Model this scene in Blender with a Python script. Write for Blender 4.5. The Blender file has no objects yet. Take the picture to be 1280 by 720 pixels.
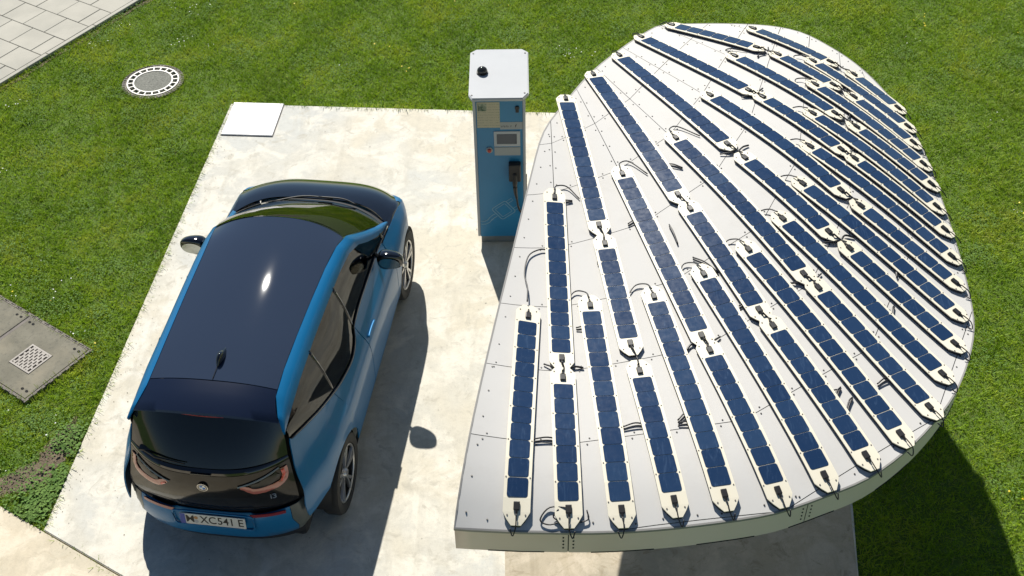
import bpy, bmesh, math, random
import numpy as np
from mathutils import Vector, Matrix
random.seed(7)
RNG = np.random.default_rng(7)
S = bpy.context.scene
COL = S.collection

# ---------------------------------------------------------------- camera
CAM_H, PITCH, ROLL, FPX = 8.2575, 0.74944, -0.01997, 1519.86
cd = bpy.data.cameras.new('camera'); cd.sensor_width = 36.0; cd.lens = FPX / 1280 * 36
cd.clip_start = 0.1; cd.clip_end = 900
cam = bpy.data.objects.new('camera', cd); COL.objects.link(cam)
cam.matrix_world = Matrix.Translation((0, 0, CAM_H)) @ Matrix.Rotation(math.pi / 2 - PITCH, 4, 'X') @ Matrix.Rotation(ROLL, 4, 'Z')
S.camera = cam

# ---------------------------------------------------------------- sky, sun, exposure
SUN = Vector((-0.245, 1.06, 1.0)).normalized()
w = bpy.data.worlds.new('World'); S.world = w; w.use_nodes = True
nt = w.node_tree; nt.nodes.clear()
sky = nt.nodes.new('ShaderNodeTexSky'); sky.sky_type = 'NISHITA'; sky.sun_disc = False
sky.sun_elevation = math.asin(SUN.z); sky.sun_rotation = math.atan2(SUN.x, SUN.y)
sky.altitude = 400; sky.air_density = 1.0; sky.dust_density = 0.0; sky.ozone_density = 2.0
bg = nt.nodes.new('ShaderNodeBackground'); bg.inputs[1].default_value = 0.05
wo = nt.nodes.new('ShaderNodeOutputWorld')
nt.links.new(sky.outputs[0], bg.inputs[0]); nt.links.new(bg.outputs[0], wo.inputs[0])
sd = bpy.data.lights.new('sun', 'SUN'); sd.energy = 5.0; sd.angle = math.radians(0.53); sd.color = (1, 0.96, 0.88)
sun = bpy.data.objects.new('sun', sd); COL.objects.link(sun)
sun.rotation_euler = (-SUN).to_track_quat('-Z', 'Y').to_euler()
vs = S.view_settings; vs.view_transform = 'Standard'; vs.look = 'None'; vs.exposure = 0.42; vs.gamma = 1.0
vs.use_curve_mapping = False
S.cycles.max_bounces = 8; S.cycles.diffuse_bounces = 3; S.cycles.transparent_max_bounces = 12

# ---------------------------------------------------------------- helpers
def obj(name, me, mat=None, parent=None):
    o = bpy.data.objects.new(name, me); COL.objects.link(o)
    if mat is not None and me is not None and len(me.materials) == 0: me.materials.append(mat)
    if parent is not None: o.parent = parent
    return o
def thing(name, label, cat, loc=(0, 0, 0), rz=0.0, group=None):
    o = bpy.data.objects.new(name, None); COL.objects.link(o)
    o.location = loc; o.rotation_euler = (0, 0, rz); o.empty_display_size = 0.2
    o['label'] = label; o['category'] = cat
    if group: o['group'] = group
    return o
def kind(o, k): o['kind'] = k; return o
def mesh(name, vs_, fs, smooth=False):
    me = bpy.data.meshes.new(name); me.from_pydata([tuple(v) for v in vs_], [], [tuple(f) for f in fs]); me.validate()
    if smooth: me.polygons.foreach_set('use_smooth', [True] * len(me.polygons))
    me.update(); return me
def bm_done(bm, name, smooth=False):
    bmesh.ops.recalc_face_normals(bm, faces=bm.faces)
    me = bpy.data.meshes.new(name); bm.to_mesh(me); bm.free()
    if smooth: me.polygons.foreach_set('use_smooth', [True] * len(me.polygons))
    return me
def add_box(bm, c, d, rot=None, bev=0.0, seg=2):
    r = bmesh.ops.create_cube(bm, size=1.0)['verts']
    bmesh.ops.scale(bm, vec=d, verts=r)
    if bev > 0:
        es = list({e for v in r for e in v.link_edges})
        q = bmesh.ops.bevel(bm, geom=es, offset=bev, segments=seg, affect='EDGES', profile=0.5)
        r = list({v for f in q['faces'] for v in f.verts} | {v for v in r if v.is_valid})
    if rot is not None: bmesh.ops.rotate(bm, cent=(0, 0, 0), matrix=rot, verts=r)
    bmesh.ops.translate(bm, vec=c, verts=r)
def box_me(name, c, d, bev=0.0, rot=None, smooth=False):
    bm = bmesh.new(); add_box(bm, c, d, rot, bev); return bm_done(bm, name, smooth)
def add_cyl(bm, a, b, r1, r2=None, n=12, caps=True):
    a, b = Vector(a), Vector(b); d = b - a; r2 = r1 if r2 is None else r2
    q = d.to_track_quat('Z', 'Y').to_matrix()
    A = []; B = []
    for i in range(n):
        t = 2 * math.pi * i / n; e = q @ Vector((math.cos(t), math.sin(t), 0))
        A.append(bm.verts.new(a + e * r1)); B.append(bm.verts.new(b + e * r2))
    for i in range(n): bm.faces.new((A[i], A[(i + 1) % n], B[(i + 1) % n], B[i]))
    if caps: bm.faces.new(A[::-1]); bm.faces.new(B)
def add_tube(bm, pts, r, n=6):
    pts = [Vector(p) for p in pts]; rings = []
    up = Vector((0, 0, 1))
    for i, p in enumerate(pts):
        d = (pts[min(i + 1, len(pts) - 1)] - pts[max(i - 1, 0)]).normalized()
        s = d.cross(up)
        if s.length < 1e-3: s = Vector((1, 0, 0))
        s.normalize(); u = s.cross(d)
        rr = r[i] if isinstance(r, (list, tuple)) else r
        rings.append([bm.verts.new(p + (s * math.cos(2 * math.pi * k / n) + u * math.sin(2 * math.pi * k / n)) * rr) for k in range(n)])
    for a, b in zip(rings, rings[1:]):
        for k in range(n): bm.faces.new((a[k], a[(k + 1) % n], b[(k + 1) % n], b[k]))
    bm.faces.new(rings[0][::-1]); bm.faces.new(rings[-1])
def spline(pts, n=6):
    P = [Vector(p) for p in pts]; P = [P[0] * 2 - P[1]] + P + [P[-1] * 2 - P[-2]]; out = []
    for i in range(1, len(P) - 2):
        for k in range(n):
            t = k / n; a, b, c, d = P[i - 1:i + 3]
            out.append(0.5 * ((2 * b) + (c - a) * t + (2 * a - 5 * b + 4 * c - d) * t * t + (3 * b - a - 3 * c + d) * t ** 3))
    out.append(P[-2]); return out
def prism(bm, poly, z0, z1):
    A = [bm.verts.new((x, y, z0)) for x, y in poly]; B = [bm.verts.new((x, y, z1)) for x, y in poly]; n = len(poly)
    bm.faces.new(A[::-1]); bm.faces.new(B)
    for i in range(n): bm.faces.new((A[i], A[(i + 1) % n], B[(i + 1) % n], B[i]))
def ip(xs, ys):
    xs = np.array(xs, float); ys = np.array(ys, float); h = np.diff(xs); d = np.diff(ys) / h
    m = np.zeros(len(xs)); m[0] = d[0]; m[-1] = d[-1]
    for i in range(1, len(xs) - 1):
        if d[i - 1] * d[i] > 0: m[i] = 2 / (1 / d[i - 1] + 1 / d[i])
    def f(x):
        x = min(max(float(x), xs[0]), xs[-1]); i = min(max(int(np.searchsorted(xs, x)) - 1, 0), len(h) - 1)
        t = (x - xs[i]) / h[i]
        return float(ys[i] * (2 * t ** 3 - 3 * t * t + 1) + h[i] * m[i] * (t ** 3 - 2 * t * t + t) + ys[i + 1] * (-2 * t ** 3 + 3 * t * t) + h[i] * m[i + 1] * (t ** 3 - t * t))
    return f

# ---------------------------------------------------------------- materials
def mat(name, col=(0.5, 0.5, 0.5), rough=0.5, metal=0.0, coat=0.0, coat_rough=0.03, spec=0.5):
    m = bpy.data.materials.new(name); m.use_nodes = True
    b = m.node_tree.nodes['Principled BSDF']
    b.inputs['Base Color'].default_value = (*col, 1); b.inputs['Roughness'].default_value = rough
    b.inputs['Metallic'].default_value = metal; b.inputs['Coat Weight'].default_value = coat
    b.inputs['Coat Roughness'].default_value = coat_rough; b.inputs['Specular IOR Level'].default_value = spec
    return m
def N(m, t, **kw):
    n = m.node_tree.nodes.new(t)
    for k, v in kw.items():
        if hasattr(n, k): setattr(n, k, v)
        else: n.inputs[k.replace('_', ' ')].default_value = v
    return n
def L(m, a, b): m.node_tree.links.new(a, b)
def coords(m, obj_space=True):
    if obj_space: return N(m, 'ShaderNodeTexCoord').outputs['Object']
    return N(m, 'ShaderNodeNewGeometry').outputs['Position']
def ramp(m, src, stops):
    r = N(m, 'ShaderNodeValToRGB'); e = r.color_ramp.elements
    while len(e) < len(stops): e.new(0.5)
    for el, (p, c) in zip(e, stops): el.position = p; el.color = (*c, 1) if len(c) == 3 else c
    L(m, src, r.inputs[0]); return r.outputs[0]
def noise(m, scale, detail=4, rough=0.55, space=None, w=0.0):
    n = N(m, 'ShaderNodeTexNoise'); n.inputs['Scale'].default_value = scale; n.inputs['Detail'].default_value = detail
    n.inputs['Roughness'].default_value = rough; n.inputs['Distortion'].default_value = w
    L(m, space if space is not None else coords(m, False), n.inputs['Vector']); return n.outputs['Fac']
def mixc(m, fac, a, b, mode='MIX'):
    n = N(m, 'ShaderNodeMix'); n.data_type = 'RGBA'; n.blend_type = mode
    for i, v in ((0, fac), (6, a), (7, b)):
        if isinstance(v, (int, float)): n.inputs[i].default_value = v
        elif isinstance(v, tuple): n.inputs[i].default_value = (*v, 1)
        else: L(m, v, n.inputs[i])
    return n.outputs[2]
def bump(m, h, strength=0.3, dist=0.01):
    b = N(m, 'ShaderNodeBump'); b.inputs['Strength'].default_value = strength; b.inputs['Distance'].default_value = dist
    L(m, h, b.inputs['Height']); L(m, b.outputs[0], m.node_tree.nodes['Principled BSDF'].inputs['Normal'])
def base(m, c): L(m, c, m.node_tree.nodes['Principled BSDF'].inputs['Base Color'])
def rough(m, c): L(m, c, m.node_tree.nodes['Principled BSDF'].inputs['Roughness'])

def varied(name, c1, c2, scale, rg=0.8, bscale=60, bstr=0.25, bdist=0.003, stain=None, c3=None):
    m = mat(name, c1, rg); c = ramp(m, noise(m, scale, 6), [(0.3, c1), (0.7, c2)])
    if c3 is not None: c = mixc(m, ramp(m, noise(m, scale * 5.3, 4, 0.7), [(0.52, (0, 0, 0)), (0.75, (1, 1, 1))]), c, c3)
    if stain is not None:
        s = ramp(m, noise(m, scale * 0.45, 5, 0.6, w=0.6), [(0.5, (0, 0, 0)), (0.72, (1, 1, 1))]); c = mixc(m, s, c, stain)
    base(m, c); bump(m, noise(m, bscale, 5, 0.7), bstr, bdist); return m
M = {}
def concrete(name, cream, grey, pale, stain_c, seed):
    m = mat(name, cream, 0.85); P_ = coords(m, False); mp = N(m, 'ShaderNodeMapping'); mp.inputs['Location'].default_value = (seed, seed * .7, 0); L(m, P_, mp.inputs['Vector']); P_ = mp.outputs[0]
    c = mixc(m, ramp(m, noise(m, 0.55, 4, .55, P_, .4), [(0.42, (0, 0, 0)), (0.60, (1, 1, 1))]), cream, grey)
    c = mixc(m, ramp(m, noise(m, 2.6, 6, .65, P_, .5), [(0.47, (0, 0, 0)), (0.60, (1, 1, 1))]), c, pale)
    st = N(m, 'ShaderNodeMapping'); st.inputs['Rotation'].default_value = (0, 0, .45); st.inputs['Scale'].default_value = (7, .9, 1); L(m, P_, st.inputs['Vector'])
    c = mixc(m, ramp(m, noise(m, 1.0, 5, .6, st.outputs[0]), [(0.56, (0, 0, 0)), (0.74, (.55, .55, .55))]), c, stain_c)
    c = mixc(m, ramp(m, noise(m, 5.5, 6, .72, P_, 1.0), [(0.55, (0, 0, 0)), (0.66, (.75, .75, .75))]), c, stain_c)
    c = mixc(m, ramp(m, noise(m, 140, 3, .6, P_), [(0.30, (.5, .5, .5)), (0.42, (0, 0, 0))]), c, tuple(v * .62 for v in cream))
    vo = N(m, 'ShaderNodeTexVoronoi'); vo.inputs['Scale'].default_value = 2.3; vo.inputs['Randomness'].default_value = 1.0; L(m, P_, vo.inputs['Vector'])
    c = mixc(m, ramp(m, vo.outputs['Distance'], [(0.012, (.8, .8, .8)), (0.03, (0, 0, 0))]), c, tuple(v * .35 for v in cream))
    mu = N(m, 'ShaderNodeTexNoise'); mu.inputs['Scale'].default_value = 16; mu.inputs['Detail'].default_value = 8; mu.inputs['Roughness'].default_value = .8; L(m, P_, mu.inputs['Vector'])
    c = mixc(m, 1.0, c, ramp(m, mu.outputs['Fac'], [(0.28, (.86, .86, .86)), (0.5, (1, 1, 1)), (0.72, (1.08, 1.08, 1.08))]), 'MULTIPLY')
    base(m, c); bump(m, noise(m, 90, 5, 0.7), 0.35, 0.003); return m
M['concrete'] = concrete('pad_concrete', (0.60, 0.555, 0.45), (0.545, 0.545, 0.505), (0.70, 0.665, 0.575), (0.46, 0.43, 0.355), 3.1)
M['concrete2'] = concrete('path_concrete', (0.62, 0.53, 0.385), (0.56, 0.50, 0.38), (0.70, 0.62, 0.48), (0.50, 0.43, 0.31), 8.3)
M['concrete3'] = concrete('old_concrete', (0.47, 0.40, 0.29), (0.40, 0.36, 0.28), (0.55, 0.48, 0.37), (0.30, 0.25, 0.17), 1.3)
M['plate'] = varied('hatch_white', (0.80, 0.78, 0.76), (0.84, 0.82, 0.80), 3, 0.6, 200, 0.2, 0.001)
M['slab'] = varied('slab', (0.40, 0.385, 0.33), (0.47, 0.45, 0.385), 2.5, 0.85, 120, 0.3, 0.002, stain=(0.36, 0.35, 0.30))
M['joint'] = varied('joint_dirt', (0.05, 0.045, 0.035), (0.10, 0.085, 0.06), 20, 0.95)
M['soil'] = varied('soil', (0.10, 0.075, 0.05), (0.20, 0.155, 0.10), 8, 0.95, 60, 0.8, 0.02, c3=(0.28, 0.23, 0.16))
M['lawn'] = varied('lawn_ground', (0.08, 0.15, 0.015), (0.13, 0.21, 0.025), 3, 0.95, 60, 0.9, 0.02, c3=(0.085, 0.075, 0.03))
M['drain'] = varied('drain_concrete', (0.155, 0.145, 0.108), (0.225, 0.21, 0.16), 5, 0.9, 120, 0.4, 0.002, stain=(0.27, 0.24, 0.175), c3=(0.11, 0.105, 0.085))
M['castiron'] = varied('cast_iron', (0.10, 0.085, 0.075), (0.17, 0.145, 0.125), 14, 0.7, 150, 0.3, 0.002)
M['rim_iron'] = varied('worn_iron', (0.50, 0.47, 0.43), (0.62, 0.59, 0.54), 20, 0.45, 200, 0.3, 0.001)
M['infill'] = varied('cover_infill', (0.09, 0.095, 0.08), (0.26, 0.26, 0.225), 60, 0.9, 150, 0.5, 0.002)
M['black'] = mat('black_plastic', (0.012, 0.012, 0.013), 0.45)
M['void'] = mat('dark_void', (0.004, 0.004, 0.004), 0.9)

# grass blades: colour by ground patch and blade
m = mat('grass_blade', (0.06, 0.12, 0.015), 0.55, spec=0.3)
big = ramp(m, noise(m, 1.3, 6, 0.7), [(0.36, (0.185, 0.325, 0.013)), (0.52, (0.285, 0.430, 0.018)), (0.64, (0.41, 0.50, 0.038))])
fine = ramp(m, noise(m, 38, 2, 0.6), [(0.25, (0.55, 0.58, 0.5)), (0.5, (1.0, 1.0, 1.0)), (0.8, (1.75, 1.65, 1.5))])
at = N(m, 'ShaderNodeAttribute'); at.attribute_name = 'dry'
c = mixc(m, 1.0, big, fine, 'MULTIPLY'); c = mixc(m, at.outputs['Fac'], c, (0.42, 0.37, 0.16)); base(m, c)
b = m.node_tree.nodes['Principled BSDF']
tr = N(m, 'ShaderNodeBsdfTranslucent'); L(m, c, tr.inputs[0]); mx = N(m, 'ShaderNodeMixShader'); mx.inputs[0].default_value = 0.4
L(m, b.outputs[0], mx.inputs[1]); L(m, tr.outputs[0], mx.inputs[2]); L(m, mx.outputs[0], m.node_tree.nodes['Material Output'].inputs[0])
M['grass'] = m

# ---------------------------------------------------------------- ground
def P2(u, v, z=0.0): return (u, v, z)
def sheet(name, poly, z, material, parent=None):
    return obj(name, mesh(name, [(x, y, z) for x, y in poly], [tuple(range(len(poly)))]), material, parent)
def unit(a, b):
    d = np.array(b, float) - np.array(a, float); return d / np.linalg.norm(d)
# pad outline (world metres, seen from the camera mast at the origin)
PAD = [(-3.90, 6.03), (-3.31, 12.17), (3.3, 11.66), (2.78, 6.0), (2.45, 2.6), (-3.2, 2.6), (-2.6, 5.19)]
PAD = [(-3.90, 6.03), (-3.31, 12.17), (3.32, 11.62), (2.80, 6.2), (2.62, 5.0), (2.40, 3.0), (-0.2, 3.75)]
kind(sheet('lawn', [(-250, -120), (250, -120), (250, 400), (-250, 400)], 0.0, M['lawn']), 'structure')
def slab_obj(name, poly, z0, z1, material, bev=0.006):
    bm = bmesh.new(); prism(bm, poly, z0, z1)
    es = [e for e in bm.edges if abs(e.verts[0].co.z - z1) < 1e-6 and abs(e.verts[1].co.z - z1) < 1e-6]
    if bev: bmesh.ops.bevel(bm, geom=es, offset=bev, segments=2, affect='EDGES')
    return obj(name, bm_done(bm, name), material)
kind(slab_obj('concrete_pad', PAD, -0.15, 0.030, M['concrete']), 'structure')
jd = unit((-3.90, 6.03), (-3.21, 5.59))          # joint between pad and path
PATH = [(-3.90 - 0.0, 6.015), (-0.20, 3.735), (-0.2, 1.0), (-9.0, 1.0), (-9.0, 9.25), (-4.36, 6.30)]
kind(slab_obj('concrete_path', PATH, -0.15, 0.026, M['concrete2']), 'structure')
# small concrete field with a joint under the front of the canopy
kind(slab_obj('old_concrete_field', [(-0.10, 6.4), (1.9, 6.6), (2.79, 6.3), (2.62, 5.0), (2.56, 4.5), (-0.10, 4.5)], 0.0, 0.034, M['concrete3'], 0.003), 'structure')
# bare soil patches: ragged strip between grass and concrete
def blob(cx, cy, rx, ry, rot, n=28, j=0.25, seed=0):
    r = random.Random(seed); out = []
    for i in range(n):
        t = 2 * math.pi * i / n; q = 1 + r.uniform(-j, j); x = rx * q * math.cos(t); y = ry * q * math.sin(t)
        out.append((cx + x * math.cos(rot) - y * math.sin(rot), cy + x * math.sin(rot) + y * math.cos(rot)))
    return out
SOIL = [(-4.03, 6.84, 0.42, 0.13, 1.30, 1), (-4.28, 6.56, 0.30, 0.12, 0.65, 2), (-4.18, 6.60, 0.2, 0.12, 0.9, 3)]
for i, (a, b_, c_, d_, e_, s_) in enumerate(SOIL):
    kind(sheet('bare_soil', blob(a, b_, c_, d_, e_, seed=s_), 0.004 + 0.002 * i, M['soil']), 'structure')

# paving of square slabs, top left, running bond along an edging strip
E1 = unit((-6.78, 14.56), (-5.57, 13.77)); E2 = np.array([-E1[1], E1[0]])     # E1 towards the lawn, E2 along the edge (away)
EDGE0 = np.array([-6.22, 12.65])
def pv(a, b): q = EDGE0 + E1 * a + E2 * b; return (float(q[0]), float(q[1]))
base_ = kind(slab_obj('paving', [pv(-3.2, -3.0), pv(-0.004, -3.0), pv(-0.004, 7.0), pv(-3.2, 7.0)], -0.1, 0.012, M['joint'], 0), 'structure')
SL = 0.40
def one_slab(name, a0, a1, b0, b1, par, z1=0.046):
    g = 0.0035; dz = random.uniform(-0.002, 0.002)
    bm = bmesh.new(); prism(bm, [pv(a0 + g, b0 + g), pv(a1 - g, b0 + g), pv(a1 - g, b1 - g), pv(a0 + g, b1 - g)], 0.0125, z1 + dz)
    es = [e for e in bm.edges if e.verts[0].co.z > 0.03 and e.verts[1].co.z > 0.03]
    bmesh.ops.bevel(bm, geom=es, offset=0.004, segments=1, affect='EDGES')
    return obj(name, bm_done(bm, name), M['slab'], par)
offb = 0.34
for r in range(-3, 12):
    b0 = offb + (r - 1) * SL; shift = 0.0 if r % 2 else 0.2
    a1 = -0.075; first = True; ccc = 0
    while a1 > -2.6:
        wdt = (0.20 if shift else 0.40) if first else 0.40
        one_slab('paving_slab', a1 - wdt, a1, b0, b0 + SL, base_); a1 -= wdt; first = False
for r in range(-2, 6):
    one_slab('edging_stone', -0.070, -0.004, r * 0.8, r * 0.8 + 0.8, base_, 0.05)
# dirt strip beside the edging
bmq = []
for i in range(60):
    b0 = -3 + i * 0.15; bmq.append(pv(0.0, b0))
for i in reversed(range(60)):
    b0 = -3 + i * 0.15; bmq.append(pv(0.05 + random.uniform(0, 0.07), b0))
kind(sheet('dirt_strip', bmq, 0.006, M['soil']), 'structure')

# ---------------------------------------------------------------- grass
def inside_np(px, py, poly):
    c = np.zeros(len(px), bool); n = len(poly)
    for i in range(n):
        x1, y1 = poly[i]; x2, y2 = poly[i - 1]
        if y1 == y2: continue
        c ^= ((y1 > py) != (y2 > py)) & (px < (x2 - x1) * (py - y1) / (y2 - y1) + x1)
    return c
MAN = (-4.35, 12.70); MAN_R = 0.375
DR_U = unit((-5.11, 8.89), (-3.99, 8.09)); DR_V = np.array([-DR_U[1], DR_U[0]]); DR0 = np.array([-3.985, 8.09])
def dr(a, b): q = DR0 - DR_U * a - DR_V * b; return (float(q[0]), float(q[1]))
DRAIN = [dr(0, 0), dr(1.75, 0), dr(1.75, 0.80), dr(0, 0.80)]
PAVP = [pv(-3.2, -3), pv(0.0, -3), pv(0.0, 7), pv(-3.2, 7)]
def field(x, y, s, seed):
    r = np.random.default_rng(seed); v = 0
    for _ in range(6):
        a = r.uniform(0, 2 * math.pi); k = s * r.uniform(0.6, 1.6); v = v + np.sin((x * math.cos(a) + y * math.sin(a)) * k + r.uniform(0, 6))
    return v / 6
def grass(n_dens=5200):
    x0, x1, y0, y1 = -8.6, 8.9, 4.2, 17.0
    n = int((x1 - x0) * (y1 - y0) * n_dens); x = RNG.uniform(x0, x1, n); y = RNG.uniform(y0, y1, n)
    # keep what the camera (or one a step aside) can see
    keep = (np.abs(x) < 0.52 * (y * 0.73 + 5.6) + 0.9) & (y < 16.2)
    for pl in (PAD, PATH, PAVP, DRAIN): keep &= ~inside_np(x, y, pl)
    keep &= (x - MAN[0]) ** 2 + (y - MAN[1]) ** 2 > MAN_R ** 2
    keep &= ~((x > 0.6) & (x < 2.3) & (y > 8) & inside_np(x, y, [(0.5, 6), (2.4, 6), (2.4, 9), (0.5, 9)]))
    for (cx, cy, rx, ry, rot, s) in SOIL:
        dx, dy = x - cx, y - cy; u = dx * math.cos(rot) + dy * math.sin(rot); v = -dx * math.sin(rot) + dy * math.cos(rot)
        keep &= ~(((u / rx) ** 2 + (v / ry) ** 2 < 0.8) & (RNG.random(n) < 0.93))
    f1 = field(x, y, 5.0, 3); f2 = field(x, y, 17.0, 4)
    keep &= RNG.random(n) < 0.86 + 0.25 * f2
    x, y, f1, f2 = x[keep], y[keep], f1[keep], f2[keep]; n = len(x)
    h = (0.030 + 0.016 * f1 + 0.014 * f2 + RNG.uniform(-0.010, 0.016, n)).clip(0.012, 0.085)
    wd = RNG.uniform(0.0026, 0.0052, n); a = RNG.uniform(0, 2 * math.pi, n); ln = RNG.uniform(0.4, 1.9, n) * h; la = RNG.uniform(0, 2 * math.pi, n)
    cx, sx = np.cos(a) * wd, np.sin(a) * wd
    V = np.empty((n, 4, 3), np.float32)
    V[:, 0] = np.stack([x - cx, y - sx, 0 * x], 1); V[:, 1] = np.stack([x + cx, y + sx, 0 * x], 1)
    tx, ty = x + np.cos(la) * ln, y + np.sin(la) * ln
    V[:, 2] = np.stack([tx + cx * 0.35, ty + sx * 0.35, h], 1); V[:, 3] = np.stack([tx - cx * 0.35, ty - sx * 0.35, h], 1)
    dry = (RNG.random(n) ** 12 * 0.7 + np.clip(f1 - .4, 0, 1) * 0.22).clip(0, 1)
    return V, dry
def quad_cloud(name, V, material, dry=None):
    n = len(V); me = bpy.data.meshes.new(name)
    me.vertices.add(n * 4); me.vertices.foreach_set('co', V.reshape(-1)); me.loops.add(n * 4); me.loops.foreach_set('vertex_index', np.arange(n * 4, dtype=np.int32))
    me.polygons.add(n); me.polygons.foreach_set('loop_start', np.arange(0, n * 4, 4, dtype=np.int32)); me.polygons.foreach_set('loop_total', np.full(n, 4, np.int32))
    if dry is not None:
        at = me.attributes.new('dry', 'FLOAT', 'FACE'); at.data.foreach_set('value', dry.astype(np.float32))
    me.update(calc_edges=True); return obj(name, me, material)
V_, dry_ = grass()
kind(quad_cloud('grass', V_, M['grass'], dry_), 'stuff')
# clover and broad-leaved weeds in clumps
M['clover'] = varied('clover_leaf', (0.075, 0.16, 0.022), (0.13, 0.22, 0.04), 9, 0.9)
def leaves(n_cl, per, size, seed, regions):
    r = np.random.default_rng(seed); out = []
    for _ in range(n_cl):
        X0, X1, Y0, Y1 = regions[r.integers(len(regions))]; cx, cy = r.uniform(X0, X1), r.uniform(Y0, Y1); rad = r.uniform(0.05, 0.22)
        m_ = int(per * (rad / 0.13) ** 2); a = r.uniform(0, 6.28, m_); q = rad * np.sqrt(r.random(m_)); x = cx + q * np.cos(a); y = cy + q * np.sin(a)
        bad = np.zeros(m_, bool)
        for pl in (PAD, PATH, PAVP, DRAIN): bad |= inside_np(x, y, pl)
        bad |= (x - MAN[0]) ** 2 + (y - MAN[1]) ** 2 < MAN_R ** 2
        x, y = x[~bad], y[~bad]; k = len(x); s = r.uniform(0.6, 1.2, k) * size; t = r.uniform(0, 6.28, k); z = r.uniform(0.02, 0.055, k)
        e = np.stack([np.cos(t) * s, np.sin(t) * s, r.uniform(-0.4, 0.4, k) * s], 1); g = np.stack([-np.sin(t) * s, np.cos(t) * s, r.uniform(-0.4, 0.4, k) * s], 1)
        c_ = np.stack([x, y, z], 1); out.append(np.stack([c_ - e, c_ - g * .8, c_ + e, c_ + g * .8], 1))
    return np.concatenate(out).astype(np.float32)
REG = [(-7, -3.6, 9, 15), (-6, 0, 12.5, 15.5), (3.3, 7.5, 6, 13), (0, 7, 12, 15.5), (-5.2, -3.9, 6.2, 9)]
kind(quad_cloud('clover', leaves(300, 55, 0.0095, 5, REG), M['clover']), 'stuff')
kind(quad_cloud('broad_leaf_weeds', leaves(26, 60, 0.016, 6, [(-4.05, -3.8, 6.1, 6.6), (-4.15, -3.95, 6.15, 6.35), (-3.97, -3.8, 6.4, 7.2)]), M['clover']), 'stuff')
M['petal'] = mat('white_petal', (0.8, 0.8, 0.76), 0.6); M['yellow'] = mat('yellow_petal', (0.75, 0.58, 0.03), 0.6)
kind(quad_cloud('daisies', leaves(70, 4, 0.0085, 8, REG) + np.array([0, 0, 0.02], np.float32), M['petal']), 'stuff')
kind(quad_cloud('dandelions', leaves(38, 1.6, 0.014, 9, REG) + np.array([0, 0, 0.02], np.float32), M['yellow']), 'stuff')
# long straggling blades leaning over the kerb of the pad
def fringe():
    out = []; r = np.random.default_rng(12)
    segs = [((-3.90, 6.03), (-3.31, 12.17), -1, 1500), ((-3.31, 12.17), (3.32, 11.62), 1, 1500), ((-3.97, 6.10), (-4.36, 6.36), -1, 160), ((3.32, 11.62), (2.80, 6.2), 1, 900), (pv(0.05, 7), pv(0.05, -1.5), 1, 500), (dr(0, -.01), dr(1.75, -.01), 1, 420), (dr(-.01, 0), dr(-.01, .8), 2, 200), (dr(0, .81), dr(1.75, .81), 3, 420)]
    for a, b_, sd_, n in segs:
        a, b_ = np.array(a), np.array(b_); d = unit(a, b_); nn = np.array([-d[1], d[0]]) * (1 if sd_ > 0 else 1)
        c0 = np.array([0.0, 9.0]);
        if sd_ in (2, 3) or (sd_ == 1 and n == 420): c0 = np.array(dr(.85, .4))
        if (c0 - a) @ nn > 0: nn = -nn
        t = r.random(n); t = t[(np.sin(t * 61 + 1) + np.sin(t * 149) + np.sin(t * 23 + 2) + r.uniform(-1.6, 1.6, len(t))) > -.5]; n = len(t); t = t[:, None]; p = a + (b_ - a) * t + nn * r.uniform(0.005, 0.06, n)[:, None]
        h = r.uniform(0.03, 0.075, n); ln = r.uniform(-0.02, 0.10, n); side = r.uniform(-0.04, 0.04, n); wv = r.uniform(0.002, 0.0045, n)
        tip = p - nn * ln[:, None] + d * side[:, None]; q = np.zeros((n, 4, 3))
        q[:, 0, :2] = p - d * wv[:, None]; q[:, 1, :2] = p + d * wv[:, None]; q[:, 2, :2] = tip + d * wv[:, None] * .4; q[:, 3, :2] = tip - d * wv[:, None] * .4
        q[:, 2, 2] = h; q[:, 3, 2] = h; out.append(q)
    n = 900; a = r.uniform(0, 6.283, n); a = a[(np.sin(a * 3 + 1) + np.sin(a * 7) + r.uniform(-1.2, 1.2, n)) > -.3]; n = len(a); e = np.stack([np.cos(a), np.sin(a)], 1); f = np.stack([-np.sin(a), np.cos(a)], 1)
    p = np.array(MAN) + e * r.uniform(.372, .40, n)[:, None]; tip = p - e * r.uniform(.0, .055, n)[:, None] + f * r.uniform(-.03, .03, n)[:, None]; wv = r.uniform(.002, .004, n)[:, None]; q = np.zeros((n, 4, 3))
    q[:, 0, :2] = p - f * wv; q[:, 1, :2] = p + f * wv; q[:, 2, :2] = tip + f * wv * .4; q[:, 3, :2] = tip - f * wv * .4; h = r.uniform(.025, .055, n); q[:, 2, 2] = h; q[:, 3, 2] = h; out.append(q)
    return np.concatenate(out).astype(np.float32)
F_ = fringe(); kind(quad_cloud('grass_fringe', F_, M['grass'], np.random.default_rng(3).random(len(F_)) ** 3 * 0.8), 'stuff')

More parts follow.
